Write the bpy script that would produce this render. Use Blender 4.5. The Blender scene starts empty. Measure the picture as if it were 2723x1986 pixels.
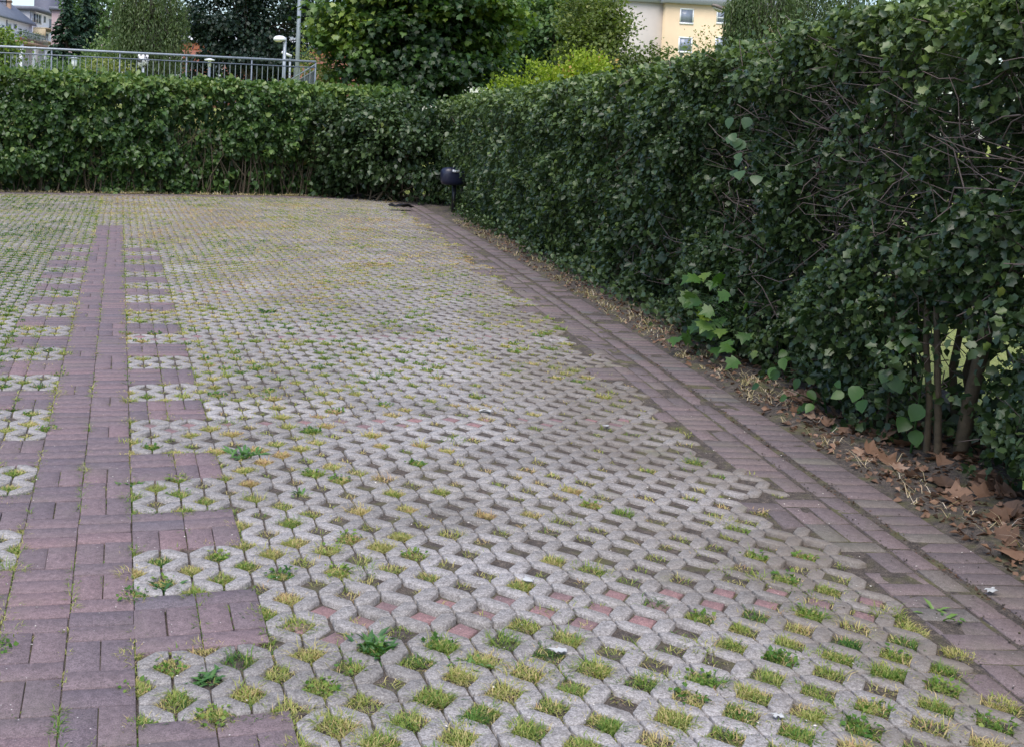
import bpy, math, random
import numpy as np

# ------------------------------------------------------------------ camera, sky, sun
S = bpy.context.scene
FPX, CXP, CYP = 3027.95, 921.42, 480.0          # measured lens: focal length and optical centre, in photograph pixels
WR = np.array([4.98705987e-02, -1.96487805e-01, 3.24564755e-02])
CAM = np.array([-0.08488, -2.92210, 1.54367])
def _rot(w):
    th = np.linalg.norm(w); k = w / th
    K = np.array([[0, -k[2], k[1]], [k[2], 0, -k[0]], [-k[1], k[0], 0]])
    return np.eye(3) + math.sin(th) * K + (1 - math.cos(th)) * K @ K
RC = _rot(WR) @ np.array([[1, 0, 0], [0, 0, -1], [0, 1, 0]], float)
cd = bpy.data.cameras.new('camera'); cam = bpy.data.objects.new('camera', cd); S.collection.objects.link(cam)
from mathutils import Matrix, Vector
cam.matrix_world = Matrix([[RC[0][i], -RC[1][i], -RC[2][i], CAM[i]] for i in range(3)] + [[0, 0, 0, 1]])
cd.sensor_fit = 'HORIZONTAL'; cd.sensor_width = 36
cd.lens = FPX / 2723 * 36
cd.shift_x = (1361.5 - CXP) / 2723
cd.shift_y = -(993 - CYP) / 2723
cd.clip_start = 0.05; cd.clip_end = 2000
S.camera = cam

SUN_EL, SUN_AZ = math.radians(62), math.radians(-160)   # high, from behind the camera; overcast
w = bpy.data.worlds.new("World"); S.world = w; w.use_nodes = True
nt = w.node_tree; bg = nt.nodes['Background']
sky = nt.nodes.new('ShaderNodeTexSky'); sky.sky_type = 'NISHITA'; sky.sun_disc = False
sky.sun_elevation = SUN_EL; sky.sun_rotation = SUN_AZ
sky.air_density = 1.0; sky.dust_density = 2.0; sky.ozone_density = 1.0
nt.links.new(sky.outputs[0], bg.inputs[0]); bg.inputs[1].default_value = 0.125
sl = bpy.data.lights.new('sun', 'SUN'); sl.energy = 1.5; sl.angle = math.radians(50); sl.color = (1, 0.95, 0.89)
so = bpy.data.objects.new('sun', sl); S.collection.objects.link(so)
sd = Vector((math.sin(SUN_AZ) * math.cos(SUN_EL), math.cos(SUN_AZ) * math.cos(SUN_EL), math.sin(SUN_EL)))
so.rotation_euler = sd.to_track_quat('Z', 'Y').to_euler(); so.location = (0, 0, 40)
S.view_settings.view_transform = 'Standard'; S.view_settings.look = 'None'
S.view_settings.exposure = 1.1; S.view_settings.gamma = 1
S.render.engine = 'CYCLES'
S.cycles.max_bounces = 8; S.cycles.diffuse_bounces = 3; S.cycles.transmission_bounces = 4; S.cycles.transparent_max_bounces = 4

rng = np.random.default_rng(7); random.seed(7)
PS = 2265 / 2723                                  # my pixel notes were taken on a 2265 px wide view
def ray(x, y):
    return RC.T @ np.array([(x / PS - CXP) / FPX, (y / PS - CYP) / FPX, 1.0])
def at(x, y, Y):
    d = ray(x, y); return CAM + d * ((Y - CAM[1]) / d[1])
def gnd(x, y, z=0.0):
    d = ray(x, y); return CAM + d * ((z - CAM[2]) / d[2])

# ------------------------------------------------------------------ helpers
def tag(o, label=None, cat=None, group=None, kind=None):
    if label: o['label'] = label
    if cat: o['category'] = cat
    if group: o['group'] = group
    if kind: o['kind'] = kind
    return o
def empty(name, loc, label, cat, group=None):
    o = bpy.data.objects.new(name, None); S.collection.objects.link(o); o.location = loc; o.empty_display_size = 0.2
    return tag(o, label, cat, group)
def mesh_np(name, V, Fs, rnd=None, smooth=False):
    """V (n,3); Fs list of (m,k) index arrays; rnd per-face values in the same order"""
    me = bpy.data.meshes.new(name)
    V = np.ascontiguousarray(V, dtype=np.float32)
    me.vertices.add(len(V)); me.vertices.foreach_set('co', V.ravel())
    Fs = [np.asarray(f, dtype=np.int32) for f in Fs if len(f)]
    tot = sum(f.size for f in Fs); n = sum(len(f) for f in Fs)
    me.loops.add(tot); me.polygons.add(n)
    me.loops.foreach_set('vertex_index', np.concatenate([f.ravel() for f in Fs]))
    st = []; o = 0
    for f in Fs:
        st.append(o + np.arange(len(f)) * f.shape[1]); o += f.size
    me.polygons.foreach_set('loop_start', np.concatenate(st).astype(np.int32))
    if smooth: me.polygons.foreach_set('use_smooth', np.ones(n, dtype=bool))
    me.update(calc_edges=True)
    if rnd is not None:
        a = me.attributes.new('rnd', 'FLOAT', 'FACE'); a.data.foreach_set('value', np.asarray(rnd, dtype=np.float32))
    return me
def obj(name, me, mat, parent=None, **kw):
    o = bpy.data.objects.new(name, me); S.collection.objects.link(o)
    if mat: me.materials.append(mat)
    if parent is not None:
        o.parent = parent; o.location = -Vector(parent.location) if not kw.pop('local', False) else (0, 0, 0)
    kw.pop('local', None)
    return tag(o, **kw)
class MB:
    """collects boxes, tubes, lathes in world coordinates"""
    def __init__(s): s.V = []; s.F = {}; s.n = 0
    def add(s, V, F):
        V = np.asarray(V, float)
        for f in F: s.F.setdefault(len(f), []).append([i + s.n for i in f])
        s.V.append(V); s.n += len(V)
    def box(s, lo, hi, M=None):
        x0, y0, z0 = lo; x1, y1, z1 = hi
        V = np.array([[x0, y0, z0], [x1, y0, z0], [x1, y1, z0], [x0, y1, z0], [x0, y0, z1], [x1, y0, z1], [x1, y1, z1], [x0, y1, z1]])
        if M is not None: V = M(V)
        s.add(V, [(3, 2, 1, 0), (4, 5, 6, 7), (0, 1, 5, 4), (1, 2, 6, 5), (2, 3, 7, 6), (3, 0, 4, 7)])
    def tube(s, pts, rad, k=8, cap=True):
        pts = np.asarray(pts, float); n = len(pts)
        rad = np.broadcast_to(rad, (n,))
        V = []
        for i in range(n):
            t = pts[min(i + 1, n - 1)] - pts[max(i - 1, 0)]; t = t / (np.linalg.norm(t) + 1e-9)
            a = np.cross(t, [0.31, 0.17, 0.93] if abs(t[2]) < 0.9 else [1, 0.1, 0]); a /= np.linalg.norm(a); b = np.cross(t, a)
            for j in range(k):
                th = 2 * math.pi * j / k; V.append(pts[i] + rad[i] * (math.cos(th) * a + math.sin(th) * b))
        F = [(i * k + j, i * k + (j + 1) % k, (i + 1) * k + (j + 1) % k, (i + 1) * k + j) for i in range(n - 1) for j in range(k)]
        if cap: F += [tuple(range(k - 1, -1, -1)), tuple((n - 1) * k + j for j in range(k))]
        s.add(V, F)
    def lathe(s, c, prof, k=20, M=None):
        V = []
        for r, z in prof:
            for j in range(k):
                th = 2 * math.pi * j / k; V.append([r * math.cos(th), r * math.sin(th), z])
        V = np.array(V)
        if M is not None: V = M(V)
        V = V + np.asarray(c)
        n = len(prof)
        F = [(i * k + j, i * k + (j + 1) % k, (i + 1) * k + (j + 1) % k, (i + 1) * k + j) for i in range(n - 1) for j in range(k)]
        F += [tuple(range(k - 1, -1, -1)), tuple((n - 1) * k + j for j in range(k))]
        s.add(V, F)
    def poly(s, front, off):
        """extruded polygon: front outline (k,3), thickness vector off"""
        front = np.asarray(front, float); k = len(front)
        V = np.concatenate([front, front + np.asarray(off)])
        s.add(V, [tuple(range(k)), tuple(range(2 * k - 1, k - 1, -1))] + [(i, i + k, (i + 1) % k + k, (i + 1) % k) for i in range(k)])
    def mesh(s, name, smooth=False):
        return mesh_np(name, np.concatenate(s.V), list(np.array(v) for v in s.F.values()), None, smooth)
    def build(s, name, mat, parent=None, smooth=False, **kw):
        return obj(name, s.mesh(name, smooth), mat, parent, **kw)

def _hash(i, j, k):
    h = (i * 374761393 + j * 668265263 + k * 2147483647 * 3 + 1274126177) & 0xffffffff
    h = ((h ^ (h >> 13)) * 1274126177) & 0xffffffff
    return ((h ^ (h >> 16)) & 0xffff) / 65535.0
def vn(x, y, z=0.0):
    """value noise 0..1"""
    x, y, z = np.broadcast_arrays(np.asarray(x, float), np.asarray(y, float), np.asarray(z, float))
    i = np.floor(x).astype(np.int64); j = np.floor(y).astype(np.int64); k = np.floor(z).astype(np.int64)
    fx, fy, fz = x - i, y - j, z - k
    fx, fy, fz = (f * f * (3 - 2 * f) for f in (fx, fy, fz))
    r = 0
    for a in (0, 1):
        for b in (0, 1):
            for c in (0, 1):
                r = r + _hash(i + a, j + b, k + c) * (fx if a else 1 - fx) * (fy if b else 1 - fy) * (fz if c else 1 - fz)
    return r
def sstep(a, b, x):
    t = np.clip((x - a) / (b - a), 0, 1); return t * t * (3 - 2 * t)

# ------------------------------------------------------------------ materials
def newmat(name):
    m = bpy.data.materials.new(name); m.use_nodes = True
    n = m.node_tree.nodes; l = m.node_tree.links
    return m, n, l, n['Principled BSDF']
def ramp(n, stops):
    r = n.new('ShaderNodeValToRGB'); e = r.color_ramp.elements
    while len(e) < len(stops): e.new(0.5)
    for i, (p, c) in enumerate(stops): e[i].position = p; e[i].color = (*c, 1)
    return r
def noise(n, l, scale, detail=4, vec=None, rough=0.55):
    t = n.new('ShaderNodeTexNoise'); t.inputs['Scale'].default_value = scale; t.inputs['Detail'].default_value = detail
    t.inputs['Roughness'].default_value = rough
    if vec is not None: l.new(vec, t.inputs['Vector'])
    return t
def mixc(n, l, fac, a, b, mode='MIX'):
    m = n.new('ShaderNodeMix'); m.data_type = 'RGBA'; m.blend_type = mode
    if isinstance(fac, float): m.inputs[0].default_value = fac
    else: l.new(fac, m.inputs[0])
    for s, v in ((m.inputs[6], a), (m.inputs[7], b)):
        if isinstance(v, tuple): s.default_value = (*v, 1)
        else: l.new(v, s)
    return m.outputs[2]
def bump(n, l, b, h, strength=0.4, dist=0.01):
    bp = n.new('ShaderNodeBump'); bp.inputs['Strength'].default_value = strength; bp.inputs['Distance'].default_value = dist
    l.new(h, bp.inputs['Height']); l.new(bp.outputs[0], b.inputs['Normal'])
def coord(n): return n.new('ShaderNodeTexCoord').outputs['Object']
def attr(n, name='rnd'):
    a = n.new('ShaderNodeAttribute'); a.attribute_name = name; return a.outputs['Fac']
def leafmat(name, stops, rough=0.42, transl=0.28, spec=0.5, tint=(1.3, 1.5, 0.5), vein=True):
    m, n, l, b = newmat(name)
    r = ramp(n, stops); l.new(attr(n), r.inputs[0])
    nz = noise(n, l, 38, 3, coord(n))
    col = mixc(n, l, nz.outputs[0], r.outputs[0], mixc(n, l, 0.75, r.outputs[0], (1.35, 1.3, 1.2), 'MULTIPLY'))
    l.new(col, b.inputs['Base Color'])
    b.inputs['Roughness'].default_value = rough; b.inputs['Specular IOR Level'].default_value = spec
    t = n.new('ShaderNodeBsdfTranslucent'); tc = mixc(n, l, 1.0, col, tint, 'MULTIPLY'); l.new(tc, t.inputs[0])
    mx = n.new('ShaderNodeMixShader'); mx.inputs[0].default_value = transl
    l.new(b.outputs[0], mx.inputs[1]); l.new(t.outputs[0], mx.inputs[2])
    l.new(mx.outputs[0], n['Material Output'].inputs[0])
    return m
def flat(name, c, rough=0.6, metal=0.0, nscale=0, namt=0.3, bumps=0.0, bscale=None):
    m, n, l, b = newmat(name)
    b.inputs['Roughness'].default_value = rough; b.inputs['Metallic'].default_value = metal
    if nscale:
        nz = noise(n, l, nscale, 5, coord(n))
        r = ramp(n, [(0.25, tuple(v * (1 - namt) for v in c)), (0.75, tuple(min(1, v * (1 + namt)) for v in c))])
        l.new(nz.outputs[0], r.inputs[0]); l.new(r.outputs[0], b.inputs['Base Color'])
        if bumps:
            nb = noise(n, l, bscale or nscale * 3, 4, coord(n)); bump(n, l, b, nb.outputs[0], bumps, 0.01)
    else: b.inputs['Base Color'].default_value = (*c, 1)
    return m

def concrete_mat():
    m, n, l, b = newmat('concrete_paver'); co = coord(n)
    r = ramp(n, [(0, (0.215, 0.206, 0.200)), (0.5, (0.285, 0.274, 0.268)), (1, (0.35, 0.338, 0.332))]); l.new(attr(n), r.inputs[0])
    mot = noise(n, l, 62, 5, co, 0.75); mr = ramp(n, [(0.33, (0.55, 0.54, 0.55)), (0.5, (0.98, 0.97, 0.99)), (0.66, (1.28, 1.27, 1.3))]); l.new(mot.outputs[0], mr.inputs[0])
    c = mixc(n, l, 1.0, r.outputs[0], mr.outputs[0], 'MULTIPLY')
    big = noise(n, l, 0.9, 4, co); br = ramp(n, [(0.3, (0.74, 0.72, 0.67)), (0.7, (1.12, 1.12, 1.13))]); l.new(big.outputs[0], br.inputs[0])
    c = mixc(n, l, 1.0, c, br.outputs[0], 'MULTIPLY')
    sp = noise(n, l, 190, 2, co, 0.8); sr = ramp(n, [(0.34, (0.52, 0.51, 0.5)), (0.5, (1, 1, 1)), (0.66, (1.5, 1.5, 1.5))]); l.new(sp.outputs[0], sr.inputs[0])
    c = mixc(n, l, 0.85, c, sr.outputs[0], 'MULTIPLY')
    ms = noise(n, l, 4.5, 5, co); mm = ramp(n, [(0.6, (0, 0, 0)), (0.74, (1, 1, 1))]); l.new(ms.outputs[0], mm.inputs[0])
    sx = n.new('ShaderNodeSeparateXYZ'); l.new(co, sx.inputs[0])
    rt = n.new('ShaderNodeMapRange'); rt.inputs[1].default_value = 1.3; rt.inputs[2].default_value = 2.5; rt.inputs[3].default_value = 0.10; rt.inputs[4].default_value = 0.8
    ma = n.new('ShaderNodeMath'); ma.operation = 'MULTIPLY_ADD'; ma.inputs[1].default_value = -0.165; l.new(sx.outputs[1], ma.inputs[0]); l.new(sx.outputs[0], ma.inputs[2])
    l.new(ma.outputs[0], rt.inputs[0])
    ds = noise(n, l, 2.3, 5, co, 0.7); dm = ramp(n, [(0.26, (0, 0, 0)), (0.56, (0.95, 0.95, 0.95))]); l.new(ds.outputs[0], dm.inputs[0])
    fy_ = n.new('ShaderNodeMapRange'); fy_.inputs[1].default_value = 3.0; fy_.inputs[2].default_value = 11.0; fy_.inputs[3].default_value = 0.10; fy_.inputs[4].default_value = 0.62; l.new(sx.outputs[1], fy_.inputs[0])
    mxm = n.new('ShaderNodeMath'); mxm.operation = 'MAXIMUM'; l.new(rt.outputs[0], mxm.inputs[0]); l.new(fy_.outputs[0], mxm.inputs[1])
    dmu = n.new('ShaderNodeMath'); dmu.operation = 'MULTIPLY'; l.new(dm.outputs[0], dmu.inputs[0]); l.new(mxm.outputs[0], dmu.inputs[1])
    c = mixc(n, l, dmu.outputs[0], c, (0.150, 0.122, 0.098))         # trodden earth film
    mu = n.new('ShaderNodeMath'); mu.operation = 'MULTIPLY'; l.new(mm.outputs[0], mu.inputs[0]); l.new(rt.outputs[0], mu.inputs[1])
    c = mixc(n, l, mu.outputs[0], c, (0.17, 0.17, 0.115))          # algae film, stronger on the damp hedge side
    l.new(c, b.inputs['Base Color']); b.inputs['Roughness'].default_value = 0.85
    bump(n, l, b, sp.outputs[0], 0.5, 0.004)
    return m
def brick_mat(name, stops, moss=0.25):
    m, n, l, b = newmat(name); co = coord(n)
    r = ramp(n, stops); l.new(attr(n), r.inputs[0])
    mot = noise(n, l, 48, 6, co, 0.75); mr = ramp(n, [(0.32, (0.66, 0.65, 0.66)), (0.66, (1.2, 1.2, 1.22))]); l.new(mot.outputs[0], mr.inputs[0])
    c = mixc(n, l, 1.0, r.outputs[0], mr.outputs[0], 'MULTIPLY')
    sp = noise(n, l, 230, 2, co, 0.8); sr = ramp(n, [(0.33, (0.55, 0.55, 0.55)), (0.5, (1, 1, 1)), (0.66, (1.6, 1.55, 1.55))]); l.new(sp.outputs[0], sr.inputs[0])
    c = mixc(n, l, 0.8, c, sr.outputs[0], 'MULTIPLY')
    vo = n.new('ShaderNodeTexVoronoi'); vo.inputs['Scale'].default_value = 34; l.new(co, vo.inputs[0])
    vr = ramp(n, [(0.055, (1, 1, 1)), (0.085, (0, 0, 0))]); l.new(vo.outputs['Distance'], vr.inputs[0])
    vs = n.new('ShaderNodeSeparateColor'); l.new(vo.outputs['Color'], vs.inputs[0])
    gt = n.new('ShaderNodeMath'); gt.operation = 'GREATER_THAN'; gt.inputs[1].default_value = 0.72; l.new(vs.outputs[0], gt.inputs[0])
    mu0 = n.new('ShaderNodeMath'); mu0.operation = 'MULTIPLY'; l.new(vr.outputs[0], mu0.inputs[0]); l.new(gt.outputs[0], mu0.inputs[1])
    c = mixc(n, l, mu0.outputs[0], c, (0.55, 0.52, 0.50))           # pale grit lying on the bricks
    ms = noise(n, l, 3.1, 5, co); mm = ramp(n, [(0.52, (0, 0, 0)), (0.72, (moss, moss, moss))]); l.new(ms.outputs[0], mm.inputs[0])
    c = mixc(n, l, mm.outputs[0], c, (0.12, 0.115, 0.085))
    l.new(c, b.inputs['Base Color']); b.inputs['Roughness'].default_value = 0.85
    bump(n, l, b, sp.outputs[0], 0.4, 0.003)
    return m
def soil_mat():
    m, n, l, b = newmat('soil'); co = coord(n)
    a = noise(n, l, 34, 6, co, 0.75); r = ramp(n, [(0.3, (0.032, 0.026, 0.023)), (0.5, (0.072, 0.059, 0.051)), (0.68, (0.145, 0.118, 0.10))]); l.new(a.outputs[0], r.inputs[0])
    g = noise(n, l, 260, 2, co, 0.8); gr = ramp(n, [(0.35, (0.45, 0.44, 0.43)), (0.52, (1, 1, 1)), (0.7, (2.4, 2.3, 2.2))]); l.new(g.outputs[0], gr.inputs[0])
    c = mixc(n, l, 1.0, r.outputs[0], gr.outputs[0], 'MULTIPLY')
    ms = noise(n, l, 7, 5, co); mm = ramp(n, [(0.50, (0, 0, 0)), (0.66, (0.6, 0.6, 0.6))]); l.new(ms.outputs[0], mm.inputs[0])
    c = mixc(n, l, mm.outputs[0], c, (0.115, 0.115, 0.035))           # moss
    l.new(c, b.inputs['Base Color']); b.inputs['Roughness'].default_value = 0.95
    bump(n, l, b, a.outputs[0], 0.8, 0.02)
    return m
M_CON = concrete_mat()
M_BRK = brick_mat('mauve_brick', [(0, (0.128, 0.100, 0.112)), (0.35, (0.150, 0.114, 0.121)), (0.75, (0.166, 0.122, 0.129)), (0.93, (0.188, 0.128, 0.133)), (1, (0.125, 0.108, 0.122))])
M_PATH = brick_mat('brown_brick', [(0, (0.118, 0.096, 0.097)), (0.4, (0.140, 0.111, 0.112)), (0.8, (0.160, 0.122, 0.121)), (0.95, (0.15, 0.133, 0.115)), (1, (0.10, 0.095, 0.103))], 0.4)
M_RED = brick_mat('red_infill', [(0, (0.18, 0.12, 0.12)), (1, (0.26, 0.15, 0.145))])
M_SOIL = soil_mat()
def lawn_mat():
    m, n, l, b = newmat('lawn'); co = coord(n)
    a = noise(n, l, 0.7, 6, co, 0.7); r = ramp(n, [(0.3, (0.17, 0.22, 0.05)), (0.55, (0.27, 0.31, 0.09)), (0.75, (0.38, 0.33, 0.15))]); l.new(a.outputs[0], r.inputs[0])
    f = noise(n, l, 40, 4, co, 0.7); fr = ramp(n, [(0.3, (0.6, 0.6, 0.6)), (0.7, (1.3, 1.3, 1.3))]); l.new(f.outputs[0], fr.inputs[0])
    l.new(mixc(n, l, 1.0, r.outputs[0], fr.outputs[0], 'MULTIPLY'), b.inputs['Base Color']); b.inputs['Roughness'].default_value = 0.95
    bump(n, l, b, f.outputs[0], 0.8, 0.05)
    return m
M_LAWN = lawn_mat()
M_GRASS = leafmat('grass_blade', [(0, (0.026, 0.085, 0.02)), (0.28, (0.08, 0.165, 0.03)), (0.5, (0.185, 0.24, 0.055)), (0.7, (0.33, 0.32, 0.12)), (0.86, (0.46, 0.37, 0.20)), (1, (0.36, 0.23, 0.14))], 0.6, 0.3, 0.25)
M_DRYG = leafmat('dry_grass_blade', [(0, (0.22, 0.22, 0.08)), (0.4, (0.36, 0.30, 0.17)), (0.8, (0.55, 0.46, 0.33)), (1, (0.62, 0.56, 0.48))], 0.6, 0.2, 0.25)
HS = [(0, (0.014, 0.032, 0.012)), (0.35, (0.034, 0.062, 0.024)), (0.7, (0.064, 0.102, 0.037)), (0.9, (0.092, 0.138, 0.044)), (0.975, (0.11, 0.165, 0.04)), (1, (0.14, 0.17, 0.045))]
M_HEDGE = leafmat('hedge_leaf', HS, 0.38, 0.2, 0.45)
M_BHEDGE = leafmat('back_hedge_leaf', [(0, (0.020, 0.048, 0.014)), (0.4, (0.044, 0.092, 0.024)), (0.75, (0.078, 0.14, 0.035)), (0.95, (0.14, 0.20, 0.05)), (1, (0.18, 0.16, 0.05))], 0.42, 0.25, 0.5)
M_TWIG = flat('twig', (0.12, 0.09, 0.082), 0.8, 0, 25, 0.45)
M_STEM = flat('stem', (0.085, 0.066, 0.042), 0.85, 0, 18, 0.45, 0.4)
M_BARK = flat('bark', (0.055, 0.046, 0.04), 0.9, 0, 6, 0.4, 0.6)
M_DRYL = leafmat('dry_leaf', [(0, (0.065, 0.040, 0.028)), (0.4, (0.14, 0.082, 0.053)), (0.75, (0.23, 0.14, 0.095)), (1, (0.33, 0.24, 0.185))], 0.65, 0.12, 0.3, (1.2, 0.9, 0.6))
M_GALV = flat('galvanised_steel', (0.30, 0.33, 0.37), 0.5, 0.35, 9, 0.18)
M_BAR = flat('bar_paint', (0.10, 0.125, 0.13), 0.55, 0.1, 9, 0.15)
M_DGALV = flat('grey_blue_paint', (0.15, 0.175, 0.22), 0.55, 0.2, 9, 0.15)

# ------------------------------------------------------------------ leaf clouds
def tm(pts, tris): return np.array(pts, float), np.array(tris, int)
T_RHOMB = tm([(0, 0), (0.34, 0.42), (0, 1), (-0.34, 0.42)], [(0, 1, 2), (0, 2, 3)])
_r = [(0.35, 0.20), (0.29, 0.42), (0.42, 0.63), (0.22, 0.78)]
T_LOBE = tm([(0, 0), (0, 0.42)] + _r + [(0, 1)] + [(-x, y) for x, y in _r[::-1]],
            [(0, 2, 1), (2, 3, 1), (3, 4, 1), (4, 5, 1), (5, 6, 1), (6, 7, 1), (7, 8, 1), (8, 9, 1), (9, 10, 1), (10, 0, 1)])
_o = [(0.26, 0.14), (0.37, 0.38), (0.28, 0.68)]
T_OVAL = tm([(0, 0), (0, 0.5)] + _o + [(0, 1)] + [(-x, y) for x, y in _o[::-1]],
            [(i, i + 1, 1) for i in range(2, 8)] + [(0, 2, 1), (8, 0, 1)])
_m = [(0.22, 0.02), (0.48, 0.10), (0.36, 0.24), (0.62, 0.46), (0.44, 0.52), (0.40, 0.66), (0.22, 0.62), (0.12, 0.80)]
T_MAPLE = tm([(0, 0.0), (0, 0.34)] + _m + [(0, 1)] + [(-x, y) for x, y in _m[::-1]],
             [(i, i + 1, 1) for i in range(2, 18)] + [(0, 2, 1), (18, 0, 1)])
def unit(a): return a / (np.linalg.norm(a, axis=-1, keepdims=True) + 1e-9)
def leaves(P, tip, nrm, size, tmpl, fold=0.25, curl=0.2, wid=1.0):
    """returns V, F for leaves at P with tip direction and face normal"""
    T, tri = tmpl; n, k = len(P), len(T)
    y = unit(tip); x = unit(np.cross(y, nrm)); z = np.cross(x, y)
    size = np.broadcast_to(size, (n,))
    tx, ty = T[:, 0] * wid, T[:, 1]
    fo = np.broadcast_to(fold, (n,))[:, None]; cu = np.broadcast_to(curl, (n,))[:, None]
    tz = fo * np.abs(tx)[None] - cu * (ty ** 2)[None]
    V = P[:, None] + size[:, None, None] * (tx[None, :, None] * x[:, None] + ty[None, :, None] * y[:, None] + tz[:, :, None] * z[:, None])
    F = tri[None] + (np.arange(n) * k)[:, None, None]
    return V.reshape(-1, 3), F.reshape(-1, 3), len(tri)
def leafmesh(name, parts):
    """parts: list of (V,F,trisPerLeaf,rnd)"""
    Vs, Fs, R, o = [], [], [], 0
    for V, F, t, r in parts:
        Vs.append(V); Fs.append(F + o); R.append(np.repeat(r, t)); o += len(V)
    return mesh_np(name, np.concatenate(Vs), [np.concatenate(Fs)], np.concatenate(R))
def tubes_mesh(name, lst, k=4):
    m = MB()
    for pts, rad in lst: m.tube(pts, rad, k, False)
    return m.mesh(name, True)

# ------------------------------------------------------------------ the lot's ground
def E(y):                                            # right edge of the brick path
    return -1.048e-3 * y * y + 0.16997 * y + 3.0838
def Yb(x): return 20.75 + 0.17 * (x + 2.4)           # foot of the back hedge
def zf(x, y):                                        # the paving is slightly crowned near the camera
    wy = 1 - sstep(1.2, 5.0, np.asarray(y, float))
    return wy * (0.008 - 0.025 * np.clip(((np.asarray(x, float) - 1.25) / 1.2) ** 2, 0, 1)) + 0.006 * (vn(np.asarray(x) * 1.1, np.asarray(y) * 1.1, 3.3) - 0.5)

# big ground sheet: lawn, rising to the terrace behind the back hedge
gx = np.concatenate([np.linspace(-900, -40, 12), np.linspace(-30, 40, 71), np.linspace(55, 900, 12)])
gy = np.concatenate([np.linspace(-300, -10, 8), np.linspace(-8, 22, 31), np.linspace(22.2, 24.2, 11), np.linspace(26, 80, 28), np.linspace(95, 1500, 14)])
X, Y = np.meshgrid(gx, gy)
Z = -0.07 + 1.95 * sstep(22.4, 23.3, Y - 0.1 * np.clip(X, -4, 8)) + 0.10 * (vn(X * 0.3, Y * 0.3) - 0.5) * (np.abs(X - 8) > 8)
nx, ny = len(gx), len(gy)
ii = (np.arange(ny - 1)[:, None] * nx + np.arange(nx - 1)[None]).ravel()
obj('ground', mesh_np('ground', np.stack([X, Y, Z], -1).reshape(-1, 3), [np.stack([ii, ii + 1, ii + nx + 1, ii + nx], 1)], None, True), M_LAWN, kind='structure')

# soil under the paving and the strip of earth along the hedge
sx = np.linspace(-4.6, 8.2, 257); sy = np.linspace(-2.2, 23.0, 421)
X, Y = np.meshgrid(sx, sy)
verge = sstep(0.0, 0.12, X - E(Y))
Z = zf(X, Y) - 0.013 + 0.005 * sstep(3, 7, Y) + 0.012 * (vn(X * 14, Y * 14, 5) - 0.5) + verge * (0.012 + 0.05 * (vn(X * 5, Y * 5, 9) - 0.35) + 0.03 * sstep(0.2, 0.9, X - E(Y)))
Z = Z + 0.006 * (((X > -0.42) & (X < 0.0)) | ((X > E(Y) - 0.57) & (X < E(Y))))
Z = np.minimum(Z, zf(X, Y) - 0.006 + verge * 1.0)
nx, ny = len(sx), len(sy)
ii = (np.arange(ny - 1)[:, None] * nx + np.arange(nx - 1)[None]).ravel()
ii = ii[((X - E(Y)).ravel()[ii] < 1.35) & ((Y - Yb(X)).ravel()[ii] < 1.3)]
obj('soil', mesh_np('soil', np.stack([X, Y, Z], -1).reshape(-1, 3), [np.stack([ii, ii + 1, ii + nx + 1, ii + nx], 1)], None, True), M_SOIL, kind='structure')
def soilz(x, y):
    v = sstep(0.0, 0.12, x - E(y))
    return zf(x, y) - 0.012 + v * (0.012 + 0.05 * (vn(x * 5, y * 5, 9) - 0.35) + 0.03 * sstep(0.2, 0.9, x - E(y)))

def prisms(polys, rnds, depth=0.035, cham=0.004, lift=0.0, tilt=0.006, lifts=None):
    """chamfered blocks from 2-D outlines; returns V, list of face arrays, rnd"""
    by = {}
    if lifts is None: lifts = [0.0] * len(polys)
    for p, r, lf in zip(polys, rnds, lifts): by.setdefault(len(p), []).append((p, r, lf))
    Vs, FF, RR, o = [], [], [], 0
    for k, lst in by.items():
        P = np.array([q[0] for q in lst]); r = np.array([q[1] for q in lst]); lz = np.array([q[2] for q in lst])[:, None]; n = len(P)
        c = P.mean(1, keepdims=True); d = P - c; L = np.linalg.norm(d, axis=2, keepdims=True)
        Pi = P - d / (L + 1e-9) * np.minimum(cham, L * 0.4)
        z = zf(P[..., 0], P[..., 1]) + lift + lz
        tl = rng.normal(0, tilt, (n, 2)); dz = rng.normal(0, 0.0012, (n, 1))
        z = z + (d * tl[:, None]).sum(2) + dz
        V = np.stack([np.concatenate([Pi, z[..., None]], 2), np.concatenate([P, z[..., None] - cham * 0.6], 2), np.concatenate([P, z[..., None] - depth], 2)], 1)
        Vs.append(V.reshape(-1, 3)); base = o + np.arange(n)[:, None] * (3 * k); j = np.arange(k); jn = (j + 1) % k
        FF.append(base + j); RR.append(r)
        for t in (0, 1):
            q = np.stack([t * k + j, (t + 1) * k + j, (t + 1) * k + jn, t * k + jn], 1)
            FF.append((base[:, None] + q[None]).reshape(-1, 4)); RR.append(np.repeat(r, k))
        o += n * 3 * k
    # merge arrays of same width, keep order
    return np.concatenate(Vs), FF, np.concatenate(RR)

U = 0.1
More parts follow.
